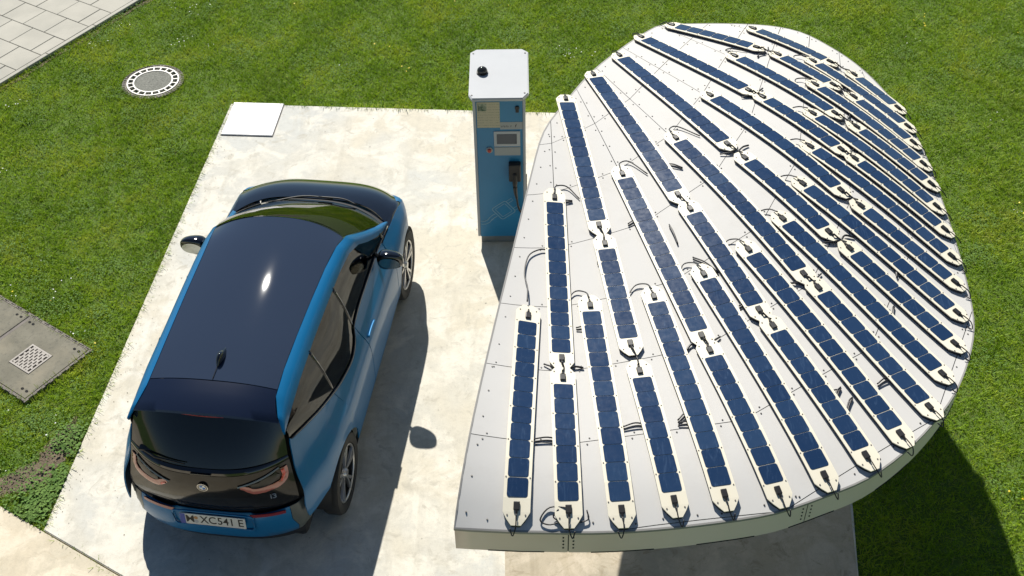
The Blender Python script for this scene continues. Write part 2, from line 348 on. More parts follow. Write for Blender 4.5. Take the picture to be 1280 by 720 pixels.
# grit, crumbs of soil and dry leaf bits lying on the concrete
def grit():
    r = np.random.default_rng(44); n = 420; e = r.random(n) < .55; t = r.random(n)
    x = np.where(e, -3.90 + .59 * t + r.exponential(.10, n), r.uniform(-3.6, 1.0, n)); y = np.where(e, 6.05 + 6.1 * t, r.uniform(5.3, 12.0, n)); ok = inside_np(x, y, PAD); x, y = x[ok], y[ok]; n = len(x)
    s = r.uniform(.0025, .0075, n); a = r.uniform(0, 6.28, n); q = np.zeros((n, 4, 3)); c_, s_ = np.cos(a) * s, np.sin(a) * s
    for i, (p, o) in enumerate(((c_, s_), (-s_ * .6, c_ * .6), (-c_, -s_), (s_ * .6, -c_ * .6))): q[:, i, 0] = x + p; q[:, i, 1] = y + o; q[:, i, 2] = .033 + (i % 2) * .003 * r.random(n)
    return q.astype(np.float32)
kind(quad_cloud('soil_crumbs', grit(), varied('crumbs', (0.10, 0.085, 0.055), (0.22, 0.18, 0.12), 30, .9)), 'stuff')

# ---------------------------------------------------------------- hatch cover in the corner of the pad
h_ = thing('hatch_cover', 'flat square white cover plate in the far left corner of the concrete pad', 'cover', (-3.0, 11.83, 0.0), math.atan2(-0.05, 0.6))
def quad_prism(name, pts, z0, z1, mt, par=None, bev=0.004):
    bm = bmesh.new(); prism(bm, pts, z0, z1)
    es = [e for e in bm.edges if e.verts[0].co.z > z1 - 1e-5 and e.verts[1].co.z > z1 - 1e-5]
    if bev: bmesh.ops.bevel(bm, geom=es, offset=bev, segments=1, affect='EDGES')
    return obj(name, bm_done(bm, name), mt, par)
quad_prism('plate', [(-.298, -.325), (.302, -.325), (.302, .322), (-.298, .322)], 0.034, 0.048, M['plate'], h_)
quad_prism('frame', [(-.306, -.333), (.310, -.333), (.310, .330), (-.306, .330)], 0.0, 0.0335, M['castiron'], h_, 0)

# ---------------------------------------------------------------- round manhole cover
t = thing('manhole_cover', 'round cast iron manhole cover with a speckled concrete centre set in the lawn', 'manhole cover', (MAN[0], MAN[1], -0.018))
def ring_bm(bm, r0, r1, z0, z1, n=64, a0=0.0, a1=2 * math.pi):
    full = abs(a1 - a0 - 2 * math.pi) < 1e-6; k = n if full else n + 1; R = []
    for i in range(k):
        a = a0 + (a1 - a0) * i / n; c_, s_ = math.cos(a), math.sin(a)
        R.append([bm.verts.new((r * c_, r * s_, z)) for r, z in ((r0, z0), (r1, z0), (r1, z1), (r0, z1))])
    for i in range(n):
        A, B = R[i], R[(i + 1) % k]
        for j in range(4): bm.faces.new((A[j], A[(j + 1) % 4], B[(j + 1) % 4], B[j]))
    if not full: bm.faces.new(R[0][::-1]); bm.faces.new(R[-1])
bm = bmesh.new(); ring_bm(bm, 0.325, 0.372, -0.02, 0.038)
for i in range(56):
    a = 2 * math.pi * i / 56
    add_box(bm, (0.352 * math.cos(a), 0.352 * math.sin(a), 0.0395), (0.026, 0.014, 0.010), Matrix.Rotation(0, 3, 'Z') if False else None)
obj('outer_frame', bm_done(bm, 'outer_frame'), M['castiron'], t)
bm = bmesh.new(); ring_bm(bm, 0.300, 0.317, -0.01, 0.046); ring_bm(bm, 0.226, 0.243, -0.01, 0.046)
for i in range(20):
    a = 2 * math.pi * (i + .5) / 20; ring_bm(bm, 0.2425, 0.3005, -0.01, 0.0455, 2, a - 0.028, a + 0.028)
obj('cover_ring', bm_done(bm, 'cover_ring'), M['rim_iron'], t)
bm = bmesh.new(); ring_bm(bm, 0.2435, 0.2995, -0.02, 0.012); ring_bm(bm, 0.3175, 0.3245, -0.02, 0.014)
obj('slot_floor', bm_done(bm, 'slot_floor'), M['void'], t)
bm = bmesh.new(); bmesh.ops.create_circle(bm, cap_ends=True, segments=64, radius=0.2255, matrix=Matrix.Translation((0, 0, 0.040)))
obj('concrete_infill', bm_done(bm, 'concrete_infill'), M['infill'], t)

# ---------------------------------------------------------------- rectangular drain cover, lower left
t = thing('drain_cover', 'weathered grey concrete drain cover with a slotted grate beside the pad', 'drain cover', (float(DR0[0]), float(DR0[1]), 0), math.atan2(DR_U[1], DR_U[0]))
def dl(a, b): return (-a, -b)   # local frame of the drain: x along DR_U, y along DR_V
def rect(a0, a1, b0, b1): return [dl(a0, b0), dl(a1, b0), dl(a1, b1), dl(a0, b1)]
for nm, a0, a1 in (('cover_slab', 0.035, 0.835), ('cover_slab', 0.875, 1.70)):
    if a0 < 0.5:
        # slab with a rectangular opening for the grate
        for (p0, p1, q0, q1) in ((0.035, 0.245, 0.035, 0.765), (0.535, 0.835, 0.035, 0.765), (0.2452, 0.5348, 0.035, 0.265), (0.2452, 0.5348, 0.555, 0.765)):
            bm = bmesh.new() if p0 == 0.035 else bm
            prism(bm, rect(p0, p1, q0, q1), -0.02, 0.040)
        obj(nm, bm_done(bm, nm), M['drain'], t)
    else: quad_prism(nm, rect(a0, a1, 0.035, 0.765), -0.02, 0.041, M['drain'], t, 0.003)
M['dpit'] = mat('drain_pit', (0.02, 0.018, 0.015), 0.95)
quad_prism('pit', rect(0.02, 1.74, 0.02, 0.78), -0.05, 0.012, M['dpit'], t, 0)
bm = bmesh.new()
for (p0, p1, q0, q1) in ((0.0, 1.75, 0.0, 0.03), (0.0, 1.75, 0.77, 0.80), (0.0, 0.03, 0.0302, 0.7698), (0.84, 0.87, 0.0302, 0.7698), (1.705, 1.735, 0.0302, 0.7698)): prism(bm, rect(p0, p1, q0, q1), -0.02, 0.036)
for i in range(17):
    for b0 in (0.004, 0.786): prism(bm, rect(0.02 + i * .1, 0.075 + i * .1, b0, b0 + 0.01), 0.036, 0.042)
for i in range(8): prism(bm, rect(0.004, 0.014, 0.03 + i * .095, 0.08 + i * .095), 0.036, 0.042)
obj('steel_frame', bm_done(bm, 'steel_frame'), M['castiron'], t)
for (a, b_) in ((0.09, 0.09), (0.15, 0.09), (0.09, 0.70), (0.15, 0.70), (0.75, 0.09), (0.80, 0.09), (0.93, 0.09), (0.99, 0.09)):
    quad_prism('lifting_hole', [dl(a + .017 * math.cos(k * .785), b_ + .014 * math.sin(k * .785)) for k in range(8)], 0.0402, 0.0425, M['void'], t, 0)
# grate: frame and staggered bars with elongated slots between
bm = bmesh.new(); ga, gb, gw, gd = 0.25, 0.27, 0.28, 0.28
for (p0, p1, q0, q1) in ((ga, ga + gw, gb, gb + .018), (ga, ga + gw, gb + gd - .018, gb + gd), (ga, ga + .018, gb + .0182, gb + gd - .0182), (ga + gw - .018, ga + gw, gb + .0182, gb + gd - .0182)): prism(bm, rect(p0, p1, q0, q1), 0.01, 0.046)
for i in range(1, 8):
    x = ga + .018 + (gw - .036) * i / 8; prism(bm, rect(x - .008, x + .008, gb + .0182, gb + gd - .0182), 0.012, 0.0455)
for i in range(8):
    x = ga + .018 + (gw - .036) * (i + .5) / 8
    for j in range(4):
        y = gb + .03 + (gd - .06) * ((j + (0.5 if i % 2 else 0.0)) / 3.6); prism(bm, rect(x - .010, x + .010, y - .010, y + .010), 0.012, 0.0450)
obj('grate', bm_done(bm, 'grate'), varied('grate_iron', (0.26, 0.23, 0.20), (0.36, 0.33, 0.29), 30, 0.6), t)

# ---------------------------------------------------------------- charging station
M['cw'] = varied('white_enamel', (0.50, 0.515, 0.53), (0.53, 0.545, 0.56), 4, 0.75, 200, 0.05, 0.001)
M['cw'].node_tree.nodes['Principled BSDF'].inputs['Specular IOR Level'].default_value = 0.2
M['cside'] = mat('cabinet_side', (0.66, 0.65, 0.58), 0.45)
M['cblue'] = varied('cabinet_blue', (0.020, 0.20, 0.40), (0.024, 0.22, 0.43), 3, 0.35, 200, 0.03, 0.001)
M['grey'] = mat('grey_panel', (0.36, 0.38, 0.38), 0.4)
M['plinth'] = varied('plinth_grey', (0.17, 0.19, 0.19), (0.22, 0.24, 0.24), 8, 0.6)
M['screen'] = mat('display_glass', (0.05, 0.065, 0.09), 0.12)
M['poster'] = None
m = mat('notice_print', (0.5, 0.46, 0.33), 0.5)
oc = coords(m, True); sp = N(m, 'ShaderNodeSeparateXYZ'); L(m, oc, sp.inputs[0])
wv = N(m, 'ShaderNodeTexWave'); wv.wave_type = 'BANDS'; wv.bands_direction = 'Z'; wv.inputs['Scale'].default_value = 11; wv.inputs['Distortion'].default_value = 0.0; L(m, oc, wv.inputs['Vector'])
lines = ramp(m, wv.outputs['Fac'], [(0.62, (0, 0, 0)), (0.72, (1, 1, 1))]); nn_ = ramp(m, noise(m, 90, 2, 0.5, oc), [(0.45, (0, 0, 0)), (0.55, (1, 1, 1))])
pr = mixc(m, 1.0, lines, nn_, 'MULTIPLY'); c_ = mixc(m, mixc(m, 1.0, pr, (0.5, 0.5, 0.5), 'MULTIPLY'), (0.52, 0.47, 0.33), (0.25, 0.24, 0.19)); base(m, c_); M['poster'] = m
CH = thing('charging_station', 'tall narrow blue and white electric charging station with a white lid, screen and cable holster', 'charging station', (-0.088, 9.52, 0.03), -0.012); CH.scale = (1.03, 1.0, 1.035)
# body: x -.235..+.235, y 0 (front) .. .70 (back)
obj('plinth', box_me('plinth', (0, 0.36, 0.05), (0.42, 0.66, 0.10), 0.004), M['plinth'], CH)
obj('cabinet', box_me('cabinet', (0, 0.36, 0.905), (0.476, 0.70, 1.61), 0.012), M['cside'], CH)
obj('front_panel', box_me('front_panel', (0.0, 0.004, 0.905), (0.428, 0.022, 1.605), 0.004), M['cblue'], CH)
for sx in (-1, 1): obj('corner_profile', box_me('corner_profile', (sx * 0.228, 0.012, 0.905), (0.026, 0.038, 1.605), 0.006), M['cw'], CH)
bm = bmesh.new(); lw, y0_, y1_, ch_ = 0.274, -0.055, 0.80, 0.055
prism(bm, [(-lw + ch_ * .5, y0_), (lw - ch_, y0_), (lw, y0_ + ch_ * 1.6), (lw, y1_ - ch_), (lw - ch_, y1_), (-lw + ch_, y1_), (-lw, y1_ - ch_), (-lw, y0_ + ch_ * 1.2)], 1.735, 1.765)
bmesh.ops.bevel(bm, geom=[e for e in bm.edges if e.verts[0].co.z > 1.76 and e.verts[1].co.z > 1.76], offset=0.008, segments=2, affect='EDGES')
lid = obj('lid', bm_done(bm, 'lid'), M['cw'], CH)
obj('lid_collar', box_me('lid_collar', (0, 0.36, 1.7225), (0.44, 0.72, 0.024), 0), M['plinth'], CH)
bm = bmesh.new()
for (x, y) in ((-.245, 0.0), (.235, 0.03), (.245, .72), (-.245, .72)): add_cyl(bm, (x, y, 1.765), (x, y, 1.770), 0.008, n=8)
obj('lid_bolts', bm_done(bm, 'lid_bolts'), M['black'], CH)['kind'] = 'stuff'
bm = bmesh.new(); bmesh.ops.create_uvsphere(bm, u_segments=24, v_segments=12, radius=0.048); bmesh.ops.scale(bm, vec=(1, 1, .8), verts=bm.verts); bmesh.ops.translate(bm, vec=(-.155, .38, 1.79), verts=bm.verts)
dome = obj('antenna_dome', bm_done(bm, 'antenna_dome', True), mat('dome_plastic', (0.03, 0.03, 0.03), 0.08), CH)
bm = bmesh.new(); add_cyl(bm, (-.155, .38, 1.7655), (-.155, .38, 1.778), 0.054, n=24); obj('dome_base', bm_done(bm, 'dome_base'), M['black'], CH)
def face(nm, x0, x1, z0, z1, mt, d=0.004, y=-0.007, par=None, bev=0.0):
    return obj(nm, box_me(nm, ((x0 + x1) / 2, y - d / 2, (z0 + z1) / 2), (x1 - x0, d, z1 - z0), bev), mt, par or CH)
ZO = -0.03
face('notice', -0.205, 0.005, 1.415, 1.695, M['poster'], 0.003)
m_ = mat('notice_picture', (0.10, 0.16, 0.10), 0.5); base(m_, ramp(m_, noise(m_, 30, 3, .6), [(0.35, (0.05, 0.10, 0.06)), (0.6, (0.35, 0.38, 0.28))]))
face('notice_picture', -0.195, -0.115, 1.60, 1.68, m_, 0.0015, -0.0102)
face('name_strip', 0.0052, 0.2138, 1.395, 1.475, M['grey'], 0.003)
bm = bmesh.new()                                   # the small dark lettering on the strip, too small to read in the photograph
for i, x in enumerate((0.012, 0.027, 0.042, 0.057, 0.072, 0.100)):
    add_box(bm, (x + .004, -0.0108, 1.428), (0.003, 0.0012, 0.020)); add_box(bm, (x + .009, -0.0108, 1.428 + (0.006 if i % 2 else -0.004)), (0.006, 0.0012, 0.004))
for q in ((0.150, 0.0, 0.010), (0.154, 0.014, 0.006), (0.147, -0.012, 0.005)): add_box(bm, (q[0], -0.0108, 1.435 + q[1]), (q[2], 0.0012, 0.012))
obj('lettering', bm_done(bm, 'lettering'), M['black'], CH)['kind'] = 'stuff'
bm = bmesh.new(); add_cyl(bm, (0.165, -0.0072, 1.632), (0.165, -0.022, 1.632), 0.020, n=14); add_box(bm, (0.165, -0.012, 1.600), (0.03, 0.008, 0.035)); obj('lock', bm_done(bm, 'lock'), M['black'], CH)
bz = face('screen_bezel', -0.055, 0.190, 1.205, 1.375, M['cw'], 0.010, bev=0.003)
face('display', -0.028, 0.158, 1.235, 1.345, M['screen'], 0.003, -0.0172, bz)
face('keypad_panel', -0.052, 0.190, 1.100, 1.192, M['grey'], 0.005)
bm = bmesh.new(); add_cyl(bm, (-0.100, -0.0072, 1.165), (-0.100, -0.020, 1.165), 0.031, n=18); rb = obj('emergency_button_ring', bm_done(bm, 'ring'), M['grey'], CH)
bm = bmesh.new(); add_cyl(bm, (-0.100, -0.020, 1.165), (-0.100, -0.036, 1.165), 0.020, 0.017, n=16); obj('red_button', bm_done(bm, 'red_button'), mat('signal_red', (0.45, 0.03, 0.02), 0.4), rb)
hol = obj('cable_holster', box_me('cable_holster', (0.135, -0.042, 0.93), (0.115, 0.075, 0.20), 0.012), M['black'], CH)
bm = bmesh.new(); add_tube(bm, spline([(0.135, -0.06, 0.93), (0.135, -0.085, 0.80), (0.140, -0.075, 0.70), (0.150, -0.06, 0.62)], 5), [0.028, 0.027, 0.026, 0.025, 0.024, 0.023, 0.022, 0.021, 0.02, 0.019, 0.018, 0.017, 0.016, 0.015, 0.014, 0.013], 10); obj('plug_handle', bm_done(bm, 'plug_handle', True), M['black'], hol)
bm = bmesh.new(); add_tube(bm, spline([(0.150, -0.06, 0.63), (0.165, -0.05, 0.50), (0.20, -0.03, 0.42), (0.232, 0.0, 0.48), (0.2385, 0.05, 0.62), (0.2405, 0.09, 0.80)], 7), 0.010, 8); obj('charging_cable', bm_done(bm, 'charging_cable', True), M['black'], CH)
M['linework'] = mat('pale_blue_line', (0.20, 0.38, 0.50), 0.5)
def ribbon_path(name, pts, wid, y, mt, par, closed=False):
    bm = bmesh.new(); P = [Vector((p[0], 0, p[1])) for p in pts]; n = len(P); Lp = []; Rp = []
    for i in range(n):
        a = P[(i - 1) % n] if closed or i else P[i]; c = P[(i + 1) % n] if closed or i < n - 1 else P[i]
        d = (c - a).normalized(); s = Vector((-d.z, 0, d.x)) * wid / 2
        Lp.append(bm.verts.new(P[i] + s + Vector((0, y, 0)))); Rp.append(bm.verts.new(P[i] - s + Vector((0, y, 0))))
    for i in range(n if closed else n - 1): bm.faces.new((Lp[i], Lp[(i + 1) % n], Rp[(i + 1) % n], Rp[i]))
    q = bmesh.ops.extrude_face_region(bm, geom=bm.faces[:]); bmesh.ops.translate(bm, vec=(0, -0.001, 0), verts=[v for v in q['geom'] if isinstance(v, bmesh.types.BMVert)])
    return obj(name, bm_done(bm, name), mt, par)
def rot2(pts, c, a): return [(c[0] + (x * math.cos(a) - z * math.sin(a)), c[1] + (x * math.sin(a) + z * math.cos(a))) for x, z in pts]
def rrect(w_, h_, r, n=4):
    out = []
    for cx, cz, a0 in ((w_ - r, h_ - r, 0), (-w_ + r, h_ - r, 90), (-w_ + r, -h_ + r, 180), (w_ - r, -h_ + r, 270)):
        for i in range(n + 1): a = math.radians(a0 + 90 * i / n); out.append((cx + r * math.cos(a), cz + r * math.sin(a)))
    return out
cc = (0.020, 0.435)
ribbon_path('plug_symbol', rot2(rrect(0.085, 0.085, 0.022), cc, math.radians(38)), 0.008, -0.0075, M['linework'], CH, True)
ribbon_path('plug_symbol', rot2(rrect(0.060, 0.060, 0.012), cc, math.radians(38)), 0.006, -0.0075, M['linework'], CH, True)
for s in (-1, 1): ribbon_path('plug_symbol_pin', rot2([(0.088, s * 0.055 + .015), (0.150, s * 0.055 + .015), (0.150, s * 0.055 - .015), (0.088, s * 0.055 - .015)], cc, math.radians(38)), 0.006, -0.0079, M['linework'], CH)
ribbon_path('plug_symbol_cord', [(-0.205, 0.30), (-0.17, 0.298), (-0.14, 0.315), (-0.12, 0.345), (-0.09, 0.375), (-0.062, 0.392)], 0.008, -0.0079, M['linework'], CH)
ribbon_path('plug_symbol_cord', [(-0.205, 0.262), (-0.16, 0.262), (-0.12, 0.285), (-0.098, 0.318), (-0.07, 0.345), (-0.045, 0.36)], 0.008, -0.0079, M['linework'], CH)
obj('side_vent', box_me('side_vent', (0.2385, 0.50, 1.25), (0.004, 0.15, 0.62), 0), M['plinth'], CH)

# ---------------------------------------------------------------- solar canopy
ZC= [[0, 0, 2.4914], [0, 1, 0.12632], [0, 2, -0.26132], [0, 3, -0.3381], [0, 4, 0.20283], [0, 5, 0.3097], [0, 6, -0.26001], [1, 0, 0.11486], [1, 1, 0.05778], [1, 2, -0.39518], [1, 3, 0.1599], [1, 4, 0.17341], [1, 5, -0.12956], [2, 0, -0.27475], [2, 1, 0.06119], [2, 2, 0.37291], [2, 3, -0.16473], [2, 4, -0.05346], [3, 0, -0.47475], [3, 1, -0.20135], [3, 2, 0.58619], [3, 3, -0.2632], [4, 0, 0.15456], [4, 1, -0.09587], [4, 2, -0.10179], [5, 0, 0.06857], [5, 1, 0.05265], [6, 0, 0.03295]]
OUT= [[-0.371, 4.332], [-0.289, 4.745], [-0.207, 5.286], [-0.113, 5.874], [-0.02, 6.406], [0.082, 6.978], [0.173, 7.505], [0.283, 8.042], [0.465, 8.476], [0.734, 9.028], [1.015, 9.461], [1.266, 9.807], [1.477, 10.023], [1.851, 10.015], [2.23, 10.019], [2.47, 10.074], [2.763, 9.999], [2.974, 9.743], [3.164, 9.427], [3.296, 9.06], [3.396, 8.606], [3.43, 8.082], [3.392, 7.354], [3.349, 6.807], [3.286, 6.312], [3.208, 5.965], [3.065, 5.63], [2.877, 5.308], [2.659, 5.047], [2.428, 4.831], [2.165, 4.649], [1.87, 4.523], [1.561, 4.414], [1.213, 4.346], [0.826, 4.297], [0.445, 4.28], [0.019, 4.299]]
STR= [[0, 0.102, 5.877, 0.005, 4.473, 11], [1, 0.334, 7.142, 0.319, 5.607, 12], [1, 0.318, 5.326, 0.311, 4.446, 7], [2, 0.541, 6.012, 0.623, 4.442, 12], [3, 0.486, 8.459, 0.647, 6.948, 12], [3, 0.689, 6.64, 0.78, 5.747, 7], [3, 0.831, 5.388, 0.939, 4.504, 7], [4, 0.994, 6.079, 1.245, 4.549, 12], [5, 0.884, 7.42, 1.256, 5.793, 13], [5, 1.318, 5.556, 1.571, 4.577, 8], [6, 1.37, 6.269, 1.871, 4.686, 13], [7, 0.755, 8.882, 1.251, 7.233, 13], [7, 1.355, 6.957, 1.669, 6.008, 8], [7, 1.778, 5.76, 2.152, 4.828, 8], [8, 1.722, 6.49, 2.402, 4.989, 13], [9, 1.352, 7.841, 2.029, 6.339, 13], [9, 2.155, 6.115, 2.638, 5.206, 8], [10, 2.024, 6.804, 2.801, 5.495, 12], [11, 1.018, 9.239, 1.696, 7.812, 12], [11, 1.854, 7.524, 2.287, 6.773, 7], [11, 2.467, 6.525, 2.967, 5.791, 7], [12, 2.251, 7.21, 3.075, 6.11, 11], [13, 1.717, 8.457, 2.477, 7.258, 11], [13, 2.663, 7.014, 3.155, 6.437, 6], [14, 2.408, 7.698, 3.215, 6.734, 10], [15, 1.258, 9.624, 1.987, 8.618, 10], [15, 2.15, 8.42, 2.593, 7.797, 6], [15, 2.752, 7.612, 3.25, 7.047, 6], [16, 2.533, 8.2, 3.262, 7.323, 9], [17, 2.041, 9.176, 2.663, 8.346, 8], [17, 2.88, 8.101, 3.3, 7.615, 5], [18, 2.664, 8.716, 3.31, 7.885, 8], [19, 1.582, 9.91, 2.19, 9.451, 6], [19, 2.442, 9.247, 2.763, 8.858, 4], [19, 2.982, 8.615, 3.306, 8.179, 4], [20, 2.748, 9.188, 3.325, 8.427, 7], [21, 2.327, 9.828, 2.839, 9.324, 6], [21, 3.091, 9.065, 3.318, 8.715, 3]]
def ZS(x, y):
    u, v = (x - 1.6) / 2, (y - 7) / 3
    return sum(c * u ** i * v ** j for i, j, c in ZC)
M['roof'] = varied('roof_sheet', (0.605, 0.592, 0.565), (0.625, 0.612, 0.585), 0.9, 0.8, 7, 0.02, 0.004, c3=(0.59, 0.575, 0.545))
M['roof'].node_tree.nodes['Principled BSDF'].inputs['Specular IOR Level'].default_value = 0.15
M['fascia'] = varied('fascia_sheet', (0.84, 0.71, 0.62), (0.87, 0.745, 0.66), 1.5, 0.5, 150, 0.05, 0.001, stain=(0.80, 0.66, 0.55))
M['tray'] = mat('module_tray', (0.84, 0.78, 0.62), 0.45)
M['mbody'] = mat('module_body', (0.02, 0.02, 0.028), 0.5)
M['lead'] = mat('black_cable', (0.010, 0.010, 0.012), 0.4)
m = mat('solar_cell', (0.012, 0.035, 0.105), 0.22, coat=0.35, coat_rough=0.07, spec=0.2)
oi = N(m, 'ShaderNodeObjectInfo'); tint = ramp(m, oi.outputs['Random'], [(0, (0.012, 0.034, 0.088)), (0.6, (0.016, 0.041, 0.100)), (1, (0.022, 0.052, 0.116))])
mpc = N(m, 'ShaderNodeMapping'); mpc.inputs['Scale'].default_value = (3.2, .55, 1); L(m, coords(m, False), mpc.inputs['Vector'])
sc_ = ramp(m, noise(m, 12, 6, 0.7, mpc.outputs[0], 1.0), [(0.55, (0, 0, 0)), (0.85, (1, 1, 1))]); c_ = mixc(m, sc_, tint, (0.06, 0.11, 0.20)); base(m, c_)  # stretched pale streaks: scratches, plus glare painted into the cell colour
rough(m, ramp(m, noise(m, 25, 4, 0.6), [(0.35, (0.20, 0.20, 0.20)), (0.7, (0.30, 0.30, 0.30))])); M['cell'] = m
# outline, smoothed, counter-clockwise or not does not matter
ol = [Vector((x, y, 0)) for x, y in OUT]
def closed_spline(P, n):
    k = len(P); out = []
    for i in range(k):
        a, b, c, d = P[i - 1], P[i], P[(i + 1) % k], P[(i + 2) % k]
        if i == k - 1 or i == 0 and False: out.append(b); continue
        for j in range(n):
            t = j / n
            if i == 0: a = b * 2 - c
            if i == k - 2: d = c * 2 - b
            out.append(0.5 * ((2 * b) + (c - a) * t + (2 * a - 5 * b + 4 * c - d) * t * t + (3 * b - a - 3 * c + d) * t ** 3))
    return out
RIM = [(p.x, p.y) for p in closed_spline(ol, 3)]
CX, CY = 1.6, 6.9
def roll(x, y):    # the far right border rolls down towards its edge
    return 0.0
CAN = thing('solar_canopy', 'large white leaf-shaped canopy roof carrying a fan of dark blue solar strips', 'canopy', (1.9, 7.6, 0.0))
CANM = Matrix.Translation((-1.9, -7.6, 0))
def cobj(name, me, mt, par=None):
    if par is None or par is CAN: me.transform(CANM)
    return obj(name, me, mt, par or CAN)
def clip_poly(poly, clip):
    A = sum(clip[i - 1][0] * clip[i][1] - clip[i][0] * clip[i - 1][1] for i in range(len(clip))); sg = 1 if A > 0 else -1
    out = poly
    for i in range(len(clip)):
        a, b = clip[i - 1], clip[i]; inp = out; out = []
        if not inp: return []
        def sd_(p): return sg * ((b[0] - a[0]) * (p[1] - a[1]) - (b[1] - a[1]) * (p[0] - a[0]))
        for j in range(len(inp)):
            p, q = inp[j - 1], inp[j]; sp_, sq = sd_(p), sd_(q)
            if (sp_ >= 0) != (sq >= 0):
                t_ = sp_ / (sp_ - sq); out.append((p[0] + (q[0] - p[0]) * t_, p[1] + (q[1] - p[1]) * t_))
            if sq >= 0: out.append(q)
    return out
def hull(P):
    P = sorted(set(P))
    def half(P):
        h = []
        for p in P:
            while len(h) > 1 and (h[-1][0] - h[-2][0]) * (p[1] - h[-2][1]) - (h[-1][1] - h[-2][1]) * (p[0] - h[-2][0]) <= 0: h.pop()
            h.append(p)
        return h[:-1]
    return half(P) + half(P[::-1])
HULL0 = hull([(round(x, 4), round(y, 4)) for x, y in RIM]); HULL = []
for i in range(len(HULL0)):
    a, b = HULL0[i - 1], HULL0[i]; l_ = math.hypot(b[0] - a[0], b[1] - a[1]); k = max(1, int(l_ / 0.09))
    for j in range(k): HULL.append((a[0] + (b[0] - a[0]) * j / k, a[1] + (b[1] - a[1]) * j / k))
# radial joints (columns of the fan) with ring marks: ring 2 point and ring step (inward)
COLS = {}
for k, x0, y0, x1, y1, n in STR: COLS.setdefault(k, []).append((Vector((x0, y0)), Vector((x1, y1)), n))
def gap_and_step(k):
    c = COLS[k]; d = (c[0][1] - c[0][0]).normalized()
    gp = (c[-2][1] + c[-1][0]) / 2; tip = c[-2][0] - d * 0.15
    return gp, (tip - gp) / 3.0, (c[-1][1] - c[-1][0]).normalized()
RAD = []
l2, l5 = Vector((-0.155, 5.47)), Vector((0.085, 7.17)); RAD.append([l2 + (l5 - l2) * ((i - 2) / 3.0) - Vector((0.25 if i > 5 else 0.12, 0)) for i in range(-2, 13)])
for k in (1, 5, 9, 13, 17, 21):
    gp, st, dout = gap_and_step(k); pts = []
    if k == 17: gp = (COLS[17][0][1] + COLS[17][1][0]) / 2
    for i in range(-2, 13):
        pts.append(gp + st * (i - 2) if i >= 2 else gp + dout * st.length * (2 - i))
    RAD.append(pts)
e = RAD[-1]; pe = RAD[-2]; RAD.append([a + (a - b) * 1.25 for a, b in zip(e, pe)])
def offs(x, y, z): return (x, y, ZS(x, y) + z)
def surf_piece(name, quad, mt, z, nx=5, ny=4, thick=0.003, eps=0.0028):
    A, B, C_, D = quad     # A-B inner..  bilinear
    la = max(((B - A).length + (C_ - D).length) / 2, 0.02); lb = max(((D - A).length + (C_ - B).length) / 2, 0.02)
    ea, eb = eps / la, eps / lb; bm = bmesh.new(); any_ = False; vd = {}
    def vget(p):
        k = (round(p[0], 5), round(p[1], 5))
        if k not in vd: vd[k] = bm.verts.new(offs(p[0], p[1], z))
        return vd[k]
    def P(s, t):
        s = ea + (1 - 2 * ea) * s; t = eb + (1 - 2 * eb) * t; q = (A * (1 - s) + B * s) * (1 - t) + (D * (1 - s) + C_ * s) * t; return (q.x, q.y)
    for i in range(nx):
        for j in range(ny):
            pl = clip_poly([P(i / nx, j / ny), P((i + 1) / nx, j / ny), P((i + 1) / nx, (j + 1) / ny), P(i / nx, (j + 1) / ny)], HULL)
            vs_ = []
            for p in pl:
                v = vget(p)
                if v not in vs_: vs_.append(v)
            if len(vs_) > 2:
                try: f = bm.faces.new(vs_); any_ = True
                except ValueError: pass
    if not any_: bm.free(); return None
    for f in list(bm.faces):
        if f.calc_area() < 1e-5: bm.faces.remove(f)
    if sum(f.calc_area() for f in bm.faces) < 0.004: bm.free(); return None
    bmesh.ops.recalc_face_normals(bm, faces=bm.faces)
    if sum(f.normal.z for f in bm.faces) < 0: bmesh.ops.reverse_faces(bm, faces=bm.faces)
    q = bmesh.ops.extrude_face_region(bm, geom=bm.faces[:])
    bmesh.ops.translate(bm, vec=(0, 0, -thick), verts=[v for v in q['geom'] if isinstance(v, bmesh.types.BMVert)])
    bmesh.ops.recalc_face_normals(bm, faces=bm.faces)
    me = bpy.data.meshes.new(name); bm.to_mesh(me); bm.free(); me.polygons.foreach_set('use_smooth', [True] * len(me.polygons)); me.set_sharp_from_angle(angle=math.radians(40)); return cobj(name, me, mt)
npan = 0
for j in range(len(RAD) - 1):
    for i in range(0, 14):
        if surf_piece('roof_panel', (RAD[j][i], RAD[j + 1][i], RAD[j + 1][i + 1], RAD[j][i + 1]), M['roof'], 0.0): npan += 1
print('roof panels', npan)
# deck below the joints, fascia round the rim, soffit
def strip_mesh(name, rows, mt, closed=True, par=None, smooth=True):
    n = len(rows[0]); vs_ = [p for r in rows for p in r]; fs = []
    for a in range(len(rows) - 1):
        for b_ in range(n if closed else n - 1): fs.append((a * n + b_, a * n + (b_ + 1) % n, (a + 1) * n + (b_ + 1) % n, (a + 1) * n + b_))
    return cobj(name, mesh(name, vs_, fs, smooth), mt, par)
def inset(pts, d):
    A = sum(pts[i - 1][0] * pts[i][1] - pts[i][0] * pts[i - 1][1] for i in range(len(pts))); sg = 1 if A > 0 else -1; out = []
    n = len(pts)
    for i in range(n):
        a, b = pts[i - 1], pts[(i + 1) % n]; tx, ty = b[0] - a[0], b[1] - a[1]; l_ = math.hypot(tx, ty) or 1
        out.append((pts[i][0] - ty / l_ * sg * d, pts[i][1] + tx / l_ * sg * d))
    return out
HR = HULL
def rings_to_centre(z, n=7, scale0=0.998):
    rows = []
    for k in range(n + 1):
        f = scale0 * (1 - k / n) + 0.001; rows.append([(CX + (x - CX) * f, CY + (y - CY) * f) for x, y in HR])
    return [[offs(x, y, z) for x, y in r] for r in rows]
